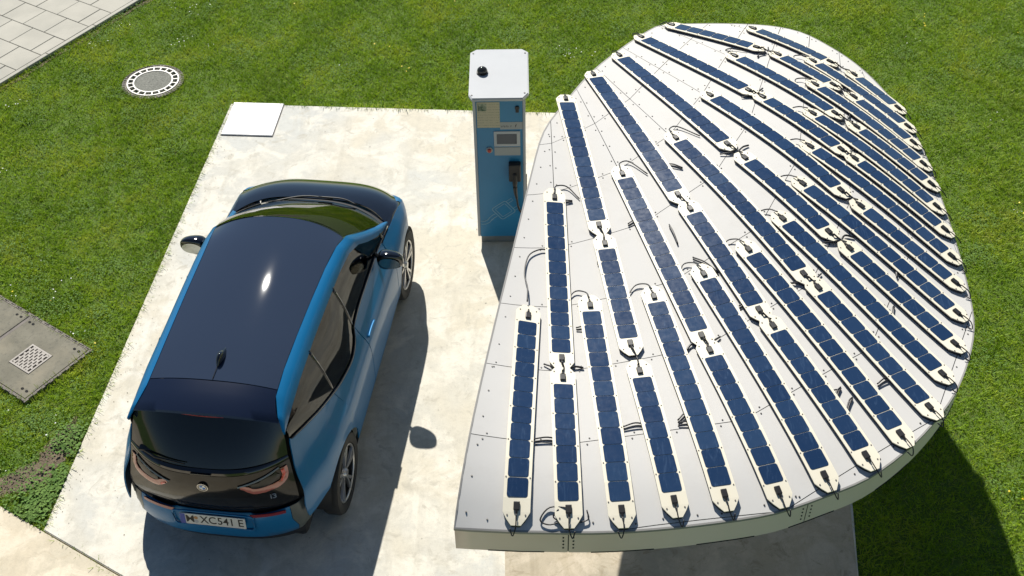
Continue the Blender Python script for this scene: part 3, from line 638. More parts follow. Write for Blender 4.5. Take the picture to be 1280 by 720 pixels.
M['deck'] = mat('roof_deck', (0.06, 0.06, 0.055), 0.8)
strip_mesh('roof_deck', rings_to_centre(-0.014, 40), M['deck'])
top = [offs(x, y, -0.001) for x, y in inset(HR, -0.004)]; FH = 0.205
def arc_rows(z0, z1, d): return [offs(x, y, z0) for x, y in inset(HR, d)]
rowT = [offs(x, y, 0.0015) for x, y in inset(HR, 0.004)]; rowA = [offs(x, y, 0.0015) for x, y in inset(HR, -0.007)]; rowB = [offs(x, y, -0.016) for x, y in inset(HR, -0.007)]
rowC = [offs(x, y, -0.0165) for x, y in inset(HR, 0.002)]
strip_mesh('edge_trim', [rowT, rowA, rowB, rowC], mat('edge_trim', (0.30, 0.29, 0.27), 0.5), smooth=False)
def bottom(x, y): return offs(x, y, -FH)
rowD = [offs(x, y, -0.014) for x, y in inset(HR, -0.002)]; rowE = [bottom(x, y) for x, y in inset(HR, -0.001)]
# fascia in segments so that the butt joints show
nH = len(HR); cuts = [int(nH * f) for f in np.linspace(0, 1, 13)]
for a, b_ in zip(cuts[:-1], cuts[1:]):
    idx = [i % nH for i in range(a, b_ + 1)]
    r1 = [Vector(rowD[i]) for i in idx]; r2 = [Vector(rowE[i]) for i in idx]
    for r in (r1, r2):
        d = (r[1] - r[0]); r[0] = r[0] + d.normalized() * min(0.003, d.length * .3); d = (r[-1] - r[-2]); r[-1] = r[-1] - d.normalized() * min(0.003, d.length * .3)
    o = strip_mesh('fascia_panel', [[tuple(p) for p in r1], [tuple((p * 0.5 + q * 0.5)) for p, q in zip(r1, r2)], [tuple(p) for p in r2]], M['fascia'], closed=False)
rowG = [offs(x, y, -0.02) for x, y in inset(HR, 0.012)]; rowH = [bottom(x, y) for x, y in inset(HR, 0.012)]
strip_mesh('fascia_frame', [rowG, rowH], M['deck'])
f0 = rings_to_centre(-FH + 0.004, 20); strip_mesh('soffit', f0, mat('soffit_panel', (0.55, 0.54, 0.50), 0.6))
acc2 = 0.0; bm = bmesh.new()        # drip notches: short dark slots along the lower edge, and fascia screws
for i in range(0, nH):
    a, b_ = Vector(rowE[i]), Vector(rowE[(i + 1) % nH]); l_ = (b_ - a).length
    if l_ < 0.02: continue
    acc2 += l_
    if (acc2 % 0.62) < 0.36:
        c0 = a; c1 = b_; add_tube(bm, [c0 + Vector((0, 0, .002)), c1 + Vector((0, 0, .002))], 0.0045, 4)
for i in cuts[:-1]:
    p0 = Vector(rowD[i % nH]); p1 = Vector(rowE[i % nH]); t_ = (Vector(rowE[(i + 1) % nH]) - p1).normalized(); o_ = Vector((t_.y, -t_.x, 0)); o_ = o_ if o_.dot(Vector((p0.x - CX, p0.y - CY, 0))) > 0 else -o_
    for f in (.2, .38, .56, .74):
        for s_ in (-.03, .03):
            c0 = p0.lerp(p1, f) + t_ * s_; add_cyl(bm, c0, c0 + o_ * .004, .006, .005, 6)
me = bm_done(bm, 'drip_slots'); kind(cobj('drip_slots', me, M['void']), 'stuff')
# screws: hexagonal heads along every joint and along the rim
SC = []
def along(a, b, step, off):
    d = b - a; l_ = d.length
    if l_ < 1e-4: return
    d /= l_; nn = Vector((-d.y, d.x)); k = max(1, round(l_ / step))
    for i in range(k):
        p = a + d * (l_ * (i + .5) / k)
        for s in (-1, 1): SC.append((p + nn * off * s + d * 0.012 * s))
for R_ in RAD[1:]:
    for i in range(len(R_) - 1): along(R_[i], R_[i + 1], 0.19, 0.022)
for j in range(len(RAD) - 1):
    for i in range(len(RAD[0])): along(RAD[j][i], RAD[j + 1][i], 0.27, 0.022)
INS = inset(HR, 0.055); acc = 0.0
for i in range(nH):
    a, b_ = Vector(INS[i]), Vector(INS[(i + 1) % nH]); d = (b_ - a).length; acc += d
    while acc > 0.21: acc -= 0.21; SC.append(b_ - (b_ - a).normalized() * acc if d > 1e-6 else b_)
INS2 = inset(HR, 0.03)
bm = bmesh.new()
for p in SC:
    if not inside_np(np.array([p.x]), np.array([p.y]), INS2)[0]: continue
    z = ZS(p.x, p.y); add_cyl(bm, (p.x, p.y, z), (p.x, p.y, z + 0.004), 0.0062, 0.005, 6)
kind(cobj('screws', bm_done(bm, 'screws'), mat('screw_head', (0.06, 0.055, 0.05), 0.5)), 'stuff')
# column under the roof (out of sight behind the roof), tapering
bm = bmesh.new(); add_cyl(bm, (1.9, 7.6, 0), (1.9, 7.6, 2.36), 0.16, 0.11, 32); cobj('support_column', bm_done(bm, 'support_column', False), M['fascia'])
bm = bmesh.new(); add_cyl(bm, (1.9, 7.6, 0.0), (1.9, 7.6, 0.05), 0.30, 0.30, 32); cobj('column_foot', bm_done(bm, 'column_foot'), M['castiron'])

# cell mesh shared by all cells: square with cut corners
def cell_mesh(sx=0.0635, sy=0.1255 / 2, ch=0.014):
    pr = [(-sx + ch, -sy), (sx - ch, -sy), (sx - ch * .4, -sy + ch * .25), (sx, -sy + ch), (sx, sy - ch), (sx - ch * .4, sy - ch * .25), (sx - ch, sy), (-sx + ch, sy), (-sx + ch * .4, sy - ch * .25), (-sx, sy - ch), (-sx, -sy + ch), (-sx + ch * .4, -sy + ch * .25)]
    bm = bmesh.new(); prism(bm, pr, 0.0, 0.0016); return bm_done(bm, 'solar_cell')
CELLS = {}
BOXM = None
def jbox():
    bm = bmesh.new(); add_box(bm, (0, 0, 0.007), (0.038, 0.056, 0.014), None, 0.005, 2); add_cyl(bm, (0, .026, .008), (0, .056, .008), 0.010, 0.005, 10); return bm_done(bm, 'junction_box')
BOXM = jbox()
HT = 0.024        # the trays stand on spacers above the sheet
TIPS = []
INNER = {3: (0, 0), 7: (0, 0), 11: (0, 0), 15: (0, 0), 19: (0, 0), 21: (0, 0)}
for q_ in STR[::-1]:
    if q_[0] in INNER: INNER[q_[0]] = (q_[1], q_[2])
ncell = 0
for (k, x0, y0, x1, y1, n) in STR:
    a, b_ = Vector((x0, y0)), Vector((x1, y1)); Lc = (b_ - a).length; d = (b_ - a) / Lc; nn = Vector((-d.y, d.x))
    ext = 0.158 if k < 10 else 0.142; e0 = 0.118 if (x0, y0) == INNER.get(k) else ext; hw = 0.0825
    # tray outline stations (distance along, half width)
    st = [(-e0, 0.036), (-e0 + 0.030, 0.062), (-e0 + 0.062, hw)] + [(Lc * i / max(4, n // 1), hw) for i in range(max(4, n) + 1)] + [(Lc + ext - 0.075, hw), (Lc + ext - 0.035, 0.058), (Lc + ext, 0.030)]
    bm = bmesh.new(); rows = []
    for s, h_w in st:
        c0 = a + d * s; r = []
        for (o_, zz) in ((-h_w, HT), (-h_w, HT + 0.006), (-h_w * .5, HT + 0.006), (0, HT + 0.006), (h_w * .5, HT + 0.006), (h_w, HT + 0.006), (h_w, HT), (0, HT)):
            p = c0 + nn * o_; r.append(bm.verts.new((p.x, p.y, ZS(p.x, p.y) + zz)))
        rows.append(r)
    for r, q in zip(rows, rows[1:]):
        for i in range(8): bm.faces.new((r[i], r[(i + 1) % 8], q[(i + 1) % 8], q[i]))
    bm.faces.new(rows[0][::-1]); bm.faces.new(rows[-1])
    tray = cobj('solar_strip', bm_done(bm, 'solar_strip'), M['tray'])
    mid = (a + b_) / 2
    def surfmat(s, lift):
        c0 = a + d * s; e_ = 0.05; p1 = c0 + d * e_; p0 = c0 - d * e_; q1 = c0 + nn * e_; q0 = c0 - nn * e_
        ty = Vector((p1.x - p0.x, p1.y - p0.y, ZS(*p1) - ZS(*p0))).normalized(); tx = Vector((q1.x - q0.x, q1.y - q0.y, ZS(*q1) - ZS(*q0))).normalized()
        tz = tx.cross(ty)
        if tz.z < 0: tx = -tx; tz = tx.cross(ty)
        tz.normalize(); tx = ty.cross(tz)
        Mx = Matrix((tx, ty, tz)).transposed().to_4x4(); Mx.translation = Vector((c0.x, c0.y, ZS(*c0) + lift)); return CANM @ Mx
    sp3 = math.hypot(Lc, ZS(*a) - ZS(*b_)) / n; key = round(sp3, 3)
    if key not in CELLS: CELLS[key] = cell_mesh(0.0630, (sp3 - 0.0048) / 2, 0.013)
    if k < 19:
        for i in range(n):
            o = obj('solar_cell', CELLS[key], M['cell'], tray); o.matrix_local = surfmat(Lc * (i + .5) / n, HT + 0.0066); ncell += 1
    else:
        bm = bmesh.new()
        for i in range(n):
            mm = CELLS[key].copy(); mm.transform(surfmat(Lc * (i + .5) / n, HT + 0.0066)); bm.from_mesh(mm); bpy.data.meshes.remove(mm)
        o = obj('solar_cells', bm_done(bm, 'solar_cells'), M['cell'], tray); o['kind'] = 'stuff'
    # dark body of the module below its cream face, just inside the outline
    bm = bmesh.new(); rows = []
    for s_, h_w in st:
        s2 = min(max(s_, -e0 + .006), Lc + ext - .006); c0 = a + d * s2; h2 = h_w - .005; r = []
        for o_, zz in ((-h2, 0.001), (h2, 0.001), (h2, HT - .0005), (-h2, HT - .0005)):
            p = c0 + nn * o_; r.append(bm.verts.new((p.x, p.y, ZS(p.x, p.y) + zz)))
        rows.append(r)
    for r, q in zip(rows, rows[1:]):
        for i in range(4): bm.faces.new((r[i], r[(i + 1) % 4], q[(i + 1) % 4], q[i]))
    bm.faces.new(rows[0][::-1]); bm.faces.new(rows[-1])
    me = bm_done(bm, 'module_body'); me.transform(CANM); obj('module_body', me, M['mbody'], tray)
    j0 = obj('junction_box', BOXM, M['black'], tray); j0.matrix_local = surfmat(-0.055, HT + 0.0065) @ Matrix.Rotation(math.pi, 4, 'Z')
    j1 = obj('junction_box', BOXM, M['black'], tray); j1.matrix_local = surfmat(Lc + 0.050, HT + 0.0065)
    TIPS.append((k, a, b_, d, nn, tray))
    bm = bmesh.new()     # bolt heads along the tray edges
    for i in range(0, n + 1, 2):
        for s in (-1, 1):
            p = a + d * (Lc * i / n) + nn * s * 0.073; z = ZS(p.x, p.y) + HT + .006; add_cyl(bm, (p.x, p.y, z), (p.x, p.y, z + .003), 0.0042, n=6)
    for s0 in (-e0 + .05, Lc + 0.10):
        for s in (-1, 1):
            p = a + d * s0 + nn * s * 0.055; z = ZS(p.x, p.y) + HT + .006; add_cyl(bm, (p.x, p.y, z), (p.x, p.y, z + .003), 0.005, n=6)
    me = bm_done(bm, 'tray_bolts'); me.transform(CANM); o = obj('tray_bolts', me, M['castiron'], tray); o['kind'] = 'stuff'
print('cells', ncell, 'strips', len(STR))
# cables
rc = random.Random(21)
def cab(pts, r=0.0052, par=None, name='cable'):
    P = [Vector((p[0], p[1], ZS(p[0], p[1]) + p[2])) for p in pts]; bm = bmesh.new(); add_tube(bm, spline(P, 5), r, 6)
    me = bm_done(bm, name, True); return cobj(name, me, M['lead'])
bycol = {}
for t_ in TIPS: bycol.setdefault(t_[0], []).append(t_)
for k, L_ in bycol.items():
    for i, (kk, a, b_, d, nn, tray) in enumerate(L_):
        Lc = (b_ - a).length
        if i + 1 < len(L_):            # lead to the next strip, with connectors lying beside it
            a2 = L_[i + 1][1]; j = (b_ + a2) / 2
            p0 = b_ + d * 0.10; p1 = a2 - d * 0.10
            cab([(p0.x, p0.y, .052), ((j + nn * .012).x, (j + nn * .012).y, .03), (p1.x, p1.y, .052)], .006)
            if rc.random() < .35: continue
            s = rc.choice((-1, 1)); q0 = j + nn * .02 * s; q1 = j + nn * s * .085 - d * .03; q2 = j + nn * s * .14 + d * rc.uniform(-.07, .02)
            cab([(q0.x, q0.y, .02), (q1.x, q1.y, .018), (q2.x, q2.y, .012)], .0075, name='cable_connector')
            q3 = j - nn * s * .02; q4 = j - nn * s * .07 - d * .02; q5 = j - nn * s * .12 - d * .045
            cab([(q3.x, q3.y, .02), (q4.x, q4.y, .02), (q5.x, q5.y, .012)], .006)
        else:                          # outer end: small loop past the tip
            e0 = b_ + d * .105; e1 = b_ + d * .175; s = rc.choice((-1, 1)); e2 = b_ + d * .205 + nn * .018 * s; e3 = b_ + d * .17 + nn * .035 * s
            cab([(e0.x, e0.y, .05), (e1.x, e1.y, .045), (e2.x, e2.y, .012), (e3.x, e3.y, .02)], .004)
        if i == 0:                     # inner end: lead curling sideways under the neighbour
            s = -1 if k % 2 == 0 else 1
            e0 = a - d * .115; e1 = a - d * .19 + nn * s * .02; e2 = a - d * .20 + nn * s * .10; e3 = a - d * .10 + nn * s * .19 + d * rc.uniform(0, .12)
            if k == 0: pass
            elif k in (3, 7, 11, 15, 19, 21): cab([(e0.x, e0.y, .05), ((a - d * .18).x, (a - d * .18).y, .01)], .005)
            else: cab([(e0.x, e0.y, .05), (e1.x, e1.y, .03), (e2.x, e2.y, .02), (e3.x, e3.y, .012)], .005)
# the long lead from the first strip curling over to its neighbour
a = Vector((0.103, 5.941)); cab([(a.x, a.y + .11, .05), (a.x + .005, a.y + .26, .03), (a.x - .012, a.y + .42, .02), (a.x + .02, a.y + .60, .02), (a.x + .10, a.y + .68, .02), (a.x + .17, a.y + .69, .015)], .0052)
# short pairs of leads passing between strips
PAIRS = [(0.10, 4.86, .21, .0), (0.68, 4.97, .16, .02), (1.03, 5.02, .12, .10), (1.03, 5.00, .15, -.02), (1.40, 5.06, .13, -.03), (2.06, 5.18, .06, .12), (2.12, 5.10, .06, .12), (2.37, 5.33, .12, .06), (1.86, 5.38, .07, .15), (1.92, 5.30, .07, .14), (2.01, 5.20, .10, .08),
         (2.62, 5.95, .03, .10), (2.74, 6.35, .03, .10), (2.9, 6.75, .02, .08), (0.43, 5.85, .10, -.02), (0.62, 6.50, .02, .10), (0.87, 6.9, .10, .04), (1.20, 7.56, .14, -.05), (1.17, 6.86, .04, -.20), (1.30, 6.50, .16, -.16), (0.33, 7.12, .14, .06), (1.56, 6.0, .1, .06), (0.98, 6.02, .06, -.08)]
for i, (x, y, dx, dy) in enumerate(PAIRS):
    for o_ in (0, .018): cab([(x, y + o_, .012), (x + dx * .5, y + dy * .5 + o_ * 1.3 + .012, .016), (x + dx, y + dy + o_ * .6, .012)], .0052)
# coil near the second strip's outer end
cab([(0.32, 4.40, .04), (0.20, 4.42, .015), (0.14, 4.35, .012), (0.20, 4.32, .015), (0.30, 4.35, .02), (0.38, 4.38, .015)], .005)
cab([(0.25, 4.40, .03), (0.22, 4.36, .015), (0.30, 4.33, .012), (0.42, 4.34, .015), (0.42, 4.40, .015)], .0045)

# ---------------------------------------------------------------- the car
CAR_X, CAR_Y, CAR_YAW = -2.226, 6.4051, -0.1436
CAR = thing('parked_car', 'blue compact electric car with black glossy roof and tailgate parked on the concrete pad', 'car', (CAR_X, CAR_Y, 0.030), CAR_YAW)
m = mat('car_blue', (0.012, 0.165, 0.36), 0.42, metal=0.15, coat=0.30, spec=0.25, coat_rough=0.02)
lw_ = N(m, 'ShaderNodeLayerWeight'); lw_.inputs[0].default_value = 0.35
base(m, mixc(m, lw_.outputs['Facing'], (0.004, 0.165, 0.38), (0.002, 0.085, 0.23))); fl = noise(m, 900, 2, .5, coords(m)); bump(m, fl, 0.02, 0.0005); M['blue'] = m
M['gloss'] = mat('car_gloss_black', (0.005, 0.006, 0.008), 0.06, coat=1.0, coat_rough=0.01)
m = mat('car_roof_black', (0.026, 0.038, 0.066), 0.6, coat=0.9, coat_rough=0.018, spec=0.0); M['croof'] = m  # navy in the base colour stands for sky reflected in the black roof
M['tailblack'] = mat('car_tail_black', (0.010, 0.009, 0.008), 0.14, coat=0.25, coat_rough=0.03, spec=0.3)
M['trim'] = mat('car_trim', (0.015, 0.015, 0.016), 0.5)
M['rubber'] = varied('tyre_rubber', (0.014, 0.014, 0.014), (0.022, 0.022, 0.021), 20, 0.75)
M['alloy'] = mat('rim_alloy', (0.55, 0.54, 0.53), 0.28, metal=0.9)
M['chrome'] = mat('chrome', (0.8, 0.8, 0.8), 0.08, metal=1.0)
M['mirglass'] = mat('mirror_silver', (0.36, 0.38, 0.36), 0.04, metal=1.0)
M['grille'] = mat('corner_vent', (0.10, 0.11, 0.10), 0.35)
def glassmat(name, tint, refl_rough=0.0, ior=1.5, a=0.0):
    m = bpy.data.materials.new(name); m.use_nodes = True; t = m.node_tree; t.nodes.clear()
    out = t.nodes.new('ShaderNodeOutputMaterial'); g = t.nodes.new('ShaderNodeBsdfGlossy'); g.inputs['Roughness'].default_value = refl_rough
    tr = t.nodes.new('ShaderNodeBsdfTransparent'); tr.inputs[0].default_value = (*tint, 1); fr = t.nodes.new('ShaderNodeFresnel'); fr.inputs[0].default_value = ior
    mx = t.nodes.new('ShaderNodeMixShader'); t.links.new(fr.outputs[0], mx.inputs[0]); t.links.new(tr.outputs[0], mx.inputs[1]); t.links.new(g.outputs[0], mx.inputs[2]); t.links.new(mx.outputs[0], out.inputs[0]); return m
M['glass'] = glassmat('side_glass', (0.22, 0.26, 0.22)); M['wglass'] = glassmat('windscreen_glass', (0.40, 0.50, 0.36), ior=1.6); M['dglass'] = glassmat('tinted_glass', (0.10, 0.11, 0.10))

PROF = ip([0.18, 0.25, 0.35, 0.5, 0.65, 0.78, 0.86, 0.92, 0.98, 1.05, 1.15, 1.25, 1.40, 1.5], [.80, .84, .872, .885, .885, .878, .858, .822, .785, .755, .728, .703, .652, .60])
WID = ip([-.72, -.62, -.5, -.42, -.2, .05, .3, 1.3, 2.3, 2.7, 2.85, 2.95, 3.05, 3.2, 3.28], [.76, .815, .865, .89, .955, .99, 1.0, 1.0, .99, .97, .935, .89, .82, .66, .5])
def SX(y, z): return PROF(z) * WID(y)
CC = Vector((0, 1.2, 0.5))
def patch(name, rows, mt, thick=0.010, par=None, flip_ref=None, smooth=True):
    """rows of points -> sheet with its border folded inwards (real thickness)"""
    rows = [[Vector(p) for p in r] for r in rows]; nr, nc = len(rows), len(rows[0]); bm = bmesh.new()
    V = [[bm.verts.new(p) for p in r] for r in rows]
    for i in range(nr - 1):
        for j in range(nc - 1):
            q = [V[i][j], V[i][j + 1], V[i + 1][j + 1], V[i + 1][j]]
            try: bm.faces.new(q)
            except ValueError: pass
    bmesh.ops.remove_doubles(bm, verts=bm.verts, dist=1e-5); bm.normal_update()
    ref = flip_ref or CC; s = sum((f.calc_center_median() - ref).dot(f.normal) * f.calc_area() for f in bm.faces)
    if s < 0: bmesh.ops.reverse_faces(bm, faces=bm.faces)
    bm.normal_update()
    if thick > 0:
        nv = {v: v.normal.copy() for v in bm.verts}; q = bmesh.ops.extrude_face_region(bm, geom=bm.faces[:])
        # extruded copies keep the outer surface; push the originals inwards
        new = [v for v in q['geom'] if isinstance(v, bmesh.types.BMVert)]; newset = set(new)
        for v in bm.verts:
            if v not in newset and v in nv: v.co -= nv[v] * thick
    bmesh.ops.recalc_face_normals(bm, faces=bm.faces); me = bpy.data.meshes.new(name); bm.to_mesh(me); bm.free()
    if smooth:
        me.polygons.foreach_set('use_smooth', [True] * len(me.polygons)); me.set_sharp_from_angle(angle=math.radians(38))
    return obj(name, me, mt, par or CAR)
def side(name, s, y0, y1, zlo, zhi, mt, ny=24, nz=10, off=0.0, thick=0.010, par=None, bulge=None):
    rows = []
    for i in range(ny + 1):
        r = []
        for j in range(nz + 1):
            t = j / nz; ya = y0(t) if callable(y0) else y0; yb = y1(t) if callable(y1) else y1; y = ya + (yb - ya) * i / ny
            lo = zlo(y) if callable(zlo) else zlo; hi = zhi(y) if callable(zhi) else zhi; z = lo + (hi - lo) * t
            x = SX(y, z) + off + (bulge(y, z) if bulge else 0); r.append((s * x, y, z))
        rows.append(r)
    return patch(name, rows, mt, thick, par)
BELT = ip([-.44, -.2, .0, .2, .45, .72, .90, 1.02, 1.3, 1.8, 2.2, 2.42], [1.245, 1.175, 1.105, 1.04, .975, .945, .97, 1.035, 1.055, 1.045, 1.02, .995])
HOODZ = ip([2.0, 2.4, 2.7, 2.85, 2.95, 3.05, 3.2], [1.02, .985, .95, .90, .855, .76, .6])
R_ARCH = 0.378
def arch(y, yc, lo):
    d = abs(y - yc)
    return max(lo, 0.345 + math.sqrt(max(R_ARCH ** 2 - d * d, 0)) if d < R_ARCH else lo)
REARY = ip([.25, .35, .65, .9, 1.1, 1.25], [-.60, -.615, -.625, -.585, -.515, -.44])
RAILO = [(2.44, .748, .985), (2.28, .742, 1.025), (2.10, .722, 1.095), (1.90, .692, 1.205), (1.72, .662, 1.325), (1.5, .640, 1.415), (1.2, .627, 1.450), (.8, .617, 1.455), (.4, .608, 1.452), (0, .606, 1.440), (-.25, .606, 1.410), (-.40, .604, 1.375), (-.47, .603, 1.35)]
RAILI = [(2.40, .700, 1.010), (2.22, .675, 1.105), (2.03, .645, 1.225), (1.83, .610, 1.355), (1.66, .578, 1.465), (1.45, .550, 1.520), (1.15, .530, 1.542), (.75, .516, 1.552), (.35, .504, 1.550), (0, .496, 1.540), (-.25, .500, 1.515), (-.40, .545, 1.455), (-.475, .590, 1.375)]
rz_o = ip([a[0] for a in RAILO][::-1], [a[2] for a in RAILO][::-1]); rx_o = ip([a[0] for a in RAILO][::-1], [a[1] for a in RAILO][::-1])
rz_i = ip([a[0] for a in RAILI][::-1], [a[2] for a in RAILI][::-1]); rx_i = ip([a[0] for a in RAILI][::-1], [a[1] for a in RAILI][::-1])
for s in (1, -1):
    G = 0.005
    # front fender, doors, quarter
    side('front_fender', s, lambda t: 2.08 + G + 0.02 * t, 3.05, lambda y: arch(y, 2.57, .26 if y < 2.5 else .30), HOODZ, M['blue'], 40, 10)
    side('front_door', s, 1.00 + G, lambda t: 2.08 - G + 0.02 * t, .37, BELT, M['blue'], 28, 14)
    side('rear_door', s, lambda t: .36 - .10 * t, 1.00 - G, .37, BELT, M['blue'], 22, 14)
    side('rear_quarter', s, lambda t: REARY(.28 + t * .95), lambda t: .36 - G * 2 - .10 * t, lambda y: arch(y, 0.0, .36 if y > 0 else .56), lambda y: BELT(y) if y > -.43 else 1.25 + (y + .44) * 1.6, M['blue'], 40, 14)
    side('sill', s, .34, 2.22, .19, .362, M['trim'], 16, 4, off=-.004)
    # roof rail from pillar foot to its pointed rear end
    n = 60; rows = []
    for i in range(n + 1):
        t = i / n * (len(RAILO) - 1); k = min(int(t), len(RAILO) - 2); f = t - k; f = f * f * (3 - 2 * f) * .3 + f * .7
        o_ = Vector(RAILO[k]) * (1 - f) + Vector(RAILO[k + 1]) * f; i_ = Vector(RAILI[k]) * (1 - f) + Vector(RAILI[k + 1]) * f; r = []
        for j in range(8):
            u = j / 7; p = o_ * (1 - u) + i_ * u; bl = math.sin(math.pi * u) * .016; r.append((s * (p.y + bl * .75), p.x, p.z + bl * .75))
        rows.append(r)
    patch('roof_rail', rows, M['blue'], 0.014)
    # side glass
    gl = -.016
    def top(y): return rz_o(y) + .004
    def gx(y, z):
        lo = BELT(y); hi = top(y); t = (z - lo) / max(hi - lo, .02); xa = SX(y, lo) - .018; xb = rx_o(y) - .008; return xa + (xb - xa) * t + .012 * math.sin(math.pi * min(max(t, 0), 1))
    def glass(name, ya, yb, mt, ny=18):
        rows = []
        for i in range(ny + 1):
            r = []
            for j in range(9):
                t = j / 8; y = (ya(t) if callable(ya) else ya) * (1 - i / ny) + (yb(t) if callable(yb) else yb) * i / ny; lo = BELT(y) - .01; hi = max(top(y), lo + .004); z = lo + (hi - lo) * t; r.append((s * gx(y, z), y, z))
            rows.append(r)
        return patch(name, rows, mt, 0.004)
    glass('front_side_window', 1.03, 2.16, M['glass']); glass('quarter_light', 2.17, 2.40, M['glass'], 8)
    glass('rear_side_window', .30, .99, M['glass']); glass('rear_quarter_window', -.43, .28, M['dglass'])
    for yy in (1.01, .29, 2.165):
        bm = bmesh.new(); pts = []
        for j in range(7):
            z = BELT(yy) + (top(yy) - BELT(yy)) * j / 6; pts.append((s * (gx(yy, z) - .004), yy, z))
        add_tube(bm, pts, .014, 6); obj('window_pillar', bm_done(bm, 'window_pillar', True), M['gloss'], CAR)
    # belt moulding
    bm = bmesh.new(); add_tube(bm, [(s * (SX(y, BELT(y)) - .010), y, BELT(y) + .004) for y in np.linspace(-.42, 2.36, 44)], .008, 6); obj('belt_moulding', bm_done(bm, 'belt_moulding', True), M['gloss'], CAR)
    # door handle
    bm = bmesh.new(); add_tube(bm, spline([(s * (SX(1.26, .87) + .004), 1.26, .872), (s * (SX(1.2, .87) + .001), 1.19, .876), (s * (SX(1.2, .87) + .001), 1.11, .880), (s * (SX(1.05, .87) + .004), 1.05, .880)], 5), .011, 8)
    obj('door_handle', bm_done(bm, 'door_handle', True), M['blue'], CAR)
    # wheel-arch liners
    for yc in (0.0, 2.57):
        bm = bmesh.new(); A = []; n = 28
        for i in range(n + 1):
            a = math.pi * i / n
            for x in (.40, .845 if yc > 1 else .825): A.append(bm.verts.new((s * x, yc + (R_ARCH + .004) * math.cos(a), .345 + (R_ARCH + .004) * math.sin(a))))
        for i in range(n): bm.faces.new((A[2 * i], A[2 * i + 1], A[2 * i + 3], A[2 * i + 2]))
        obj('wheel_arch_liner', bm_done(bm, 'wheel_arch_liner', True), M['trim'], CAR)
    # mirror
    bm = bmesh.new(); bmesh.ops.create_uvsphere(bm, u_segments=24, v_segments=14, radius=1.0)
    for v in bm.verts:
        x, y, z = [math.copysign(abs(q) ** .72, q) for q in v.co]; v.co = Vector((x * .120, y * (.095 if y > 0 else .035) * (1.0 - 0.30 * x), z * .085 * (1 - .18 * x)))
    bmesh.ops.transform(bm, matrix=Matrix.Rotation(-.10, 4, 'Y'), verts=bm.verts)
    if s < 0: bmesh.ops.scale(bm, vec=(-1, 1, 1), verts=bm.verts)
    bmesh.ops.translate(bm, vec=(s * .905, 1.80, 1.085), verts=bm.verts); mir = obj('door_mirror', bm_done(bm, 'door_mirror', True), M['gloss'], CAR)
    bm = bmesh.new(); bmesh.ops.create_circle(bm, cap_ends=True, segments=28, radius=1.0); bmesh.ops.scale(bm, vec=(.094, .058, 1), verts=bm.verts)
    bmesh.ops.transform(bm, matrix=Matrix.Translation((s * .905, 1.7615, 1.085)) @ Matrix.Rotation(math.pi / 2, 4, 'X'), verts=bm.verts); obj('mirror_glass', bm_done(bm, 'mirror_glass'), M['mirglass'], mir)
    bm = bmesh.new(); add_tube(bm, [(s * .735, 1.92, 1.045), (s * .79, 1.88, 1.05), (s * .85, 1.82, 1.065)], [.022, .018, .020], 8); obj('mirror_arm', bm_done(bm, 'mirror_arm', True), M['gloss'], mir)
# black fill below rail rear end (D-pillar) on both sides is the glass; panels across the car follow
def across(name, L_, mt, n=20, thick=.010, pw=2.0, par=None, ref=None):
    """L_: list of (edge_x, edge_y, edge_z, centre_y, centre_z)"""
    rows = []
    for (ex, ey, ez, cy, cz) in L_:
        r = []
        for j in range(n + 1):
            u = -1 + 2 * j / n; q = 1 - abs(u) ** pw; r.append((u * ex, ey + (cy - ey) * q, ez + (cz - ez) * q))
        rows.append(r)
    return patch(name, rows, mt, thick, par, ref)
rf = []
for y in np.linspace(-.19, 1.62, 16):
    f = max(0, (y - 1.2) / .42); cy = y + .10 * f * f; cz = ip([-.19, .3, .9, 1.3, 1.72], [1.565, 1.583, 1.590, 1.587, 1.565])(y); rf.append((rx_i(y) - .004, y, rz_i(y) - .002, cy, cz))
across('roof', rf, M['croof'], 28, .012, 2.4)
sp = [(.493, -.197, 1.520, -.197, 1.562), (.500, -.28, 1.503, -.29, 1.552), (.525, -.37, 1.47, -.40, 1.535), (.555, -.43, 1.435, -.475, 1.513), (.560, -.435, 1.425, -.485, 1.497), (.55, -.42, 1.42, -.465, 1.485)]
across('rear_spoiler', sp, mat('spoiler_gloss', (0.006, 0.010, 0.026), 0.15, coat=1.0, coat_rough=.05), 28, .012, 2.6)
bl_ = across('brake_light', [(.16, -.478, 1.494, -.4865, 1.495), (.16, -.476, 1.483, -.485, 1.484)], mat('brake_lens', (0.25, 0.01, 0.015), .2), 10, .006, 2, ref=Vector((0, 1, 1.49)))
# rear window, ledge, tailgate
rw = [(.553, -.405, 1.425, -.455, 1.478), (.575, -.43, 1.36, -.53, 1.39), (.592, -.46, 1.28, -.61, 1.29), (.602, -.49, 1.20, -.675, 1.195), (.606, -.505, 1.165, -.70, 1.155)]
across('rear_window', rw, M['dglass'] if False else mat('rear_glass', (0.008, 0.012, 0.013), 0.08, coat=0.3, coat_rough=.02), 28, .008, 2.6)
across('tailgate_ledge', [(.607, -.506, 1.162, -.703, 1.150), (.612, -.515, 1.150, -.728, 1.135), (.615, -.517, 1.135, -.735, 1.115)], M['gloss'], 28, .008, 2.8)
TG = [(.617, -.518, 1.131, -.736, 1.110), (.628, -.535, 1.05, -.752, 1.03), (.645, -.562, .95, -.757, .93), (.660, -.585, .86, -.748, .83), (.668, -.598, .80, -.728, .73), (.668, -.600, .775, -.712, .68)]
across('tailgate', TG, M['tailblack'], 32, .012, 2.8)
tz = [a[2] for a in TG][::-1]; tcz = [a[4] for a in TG][::-1]
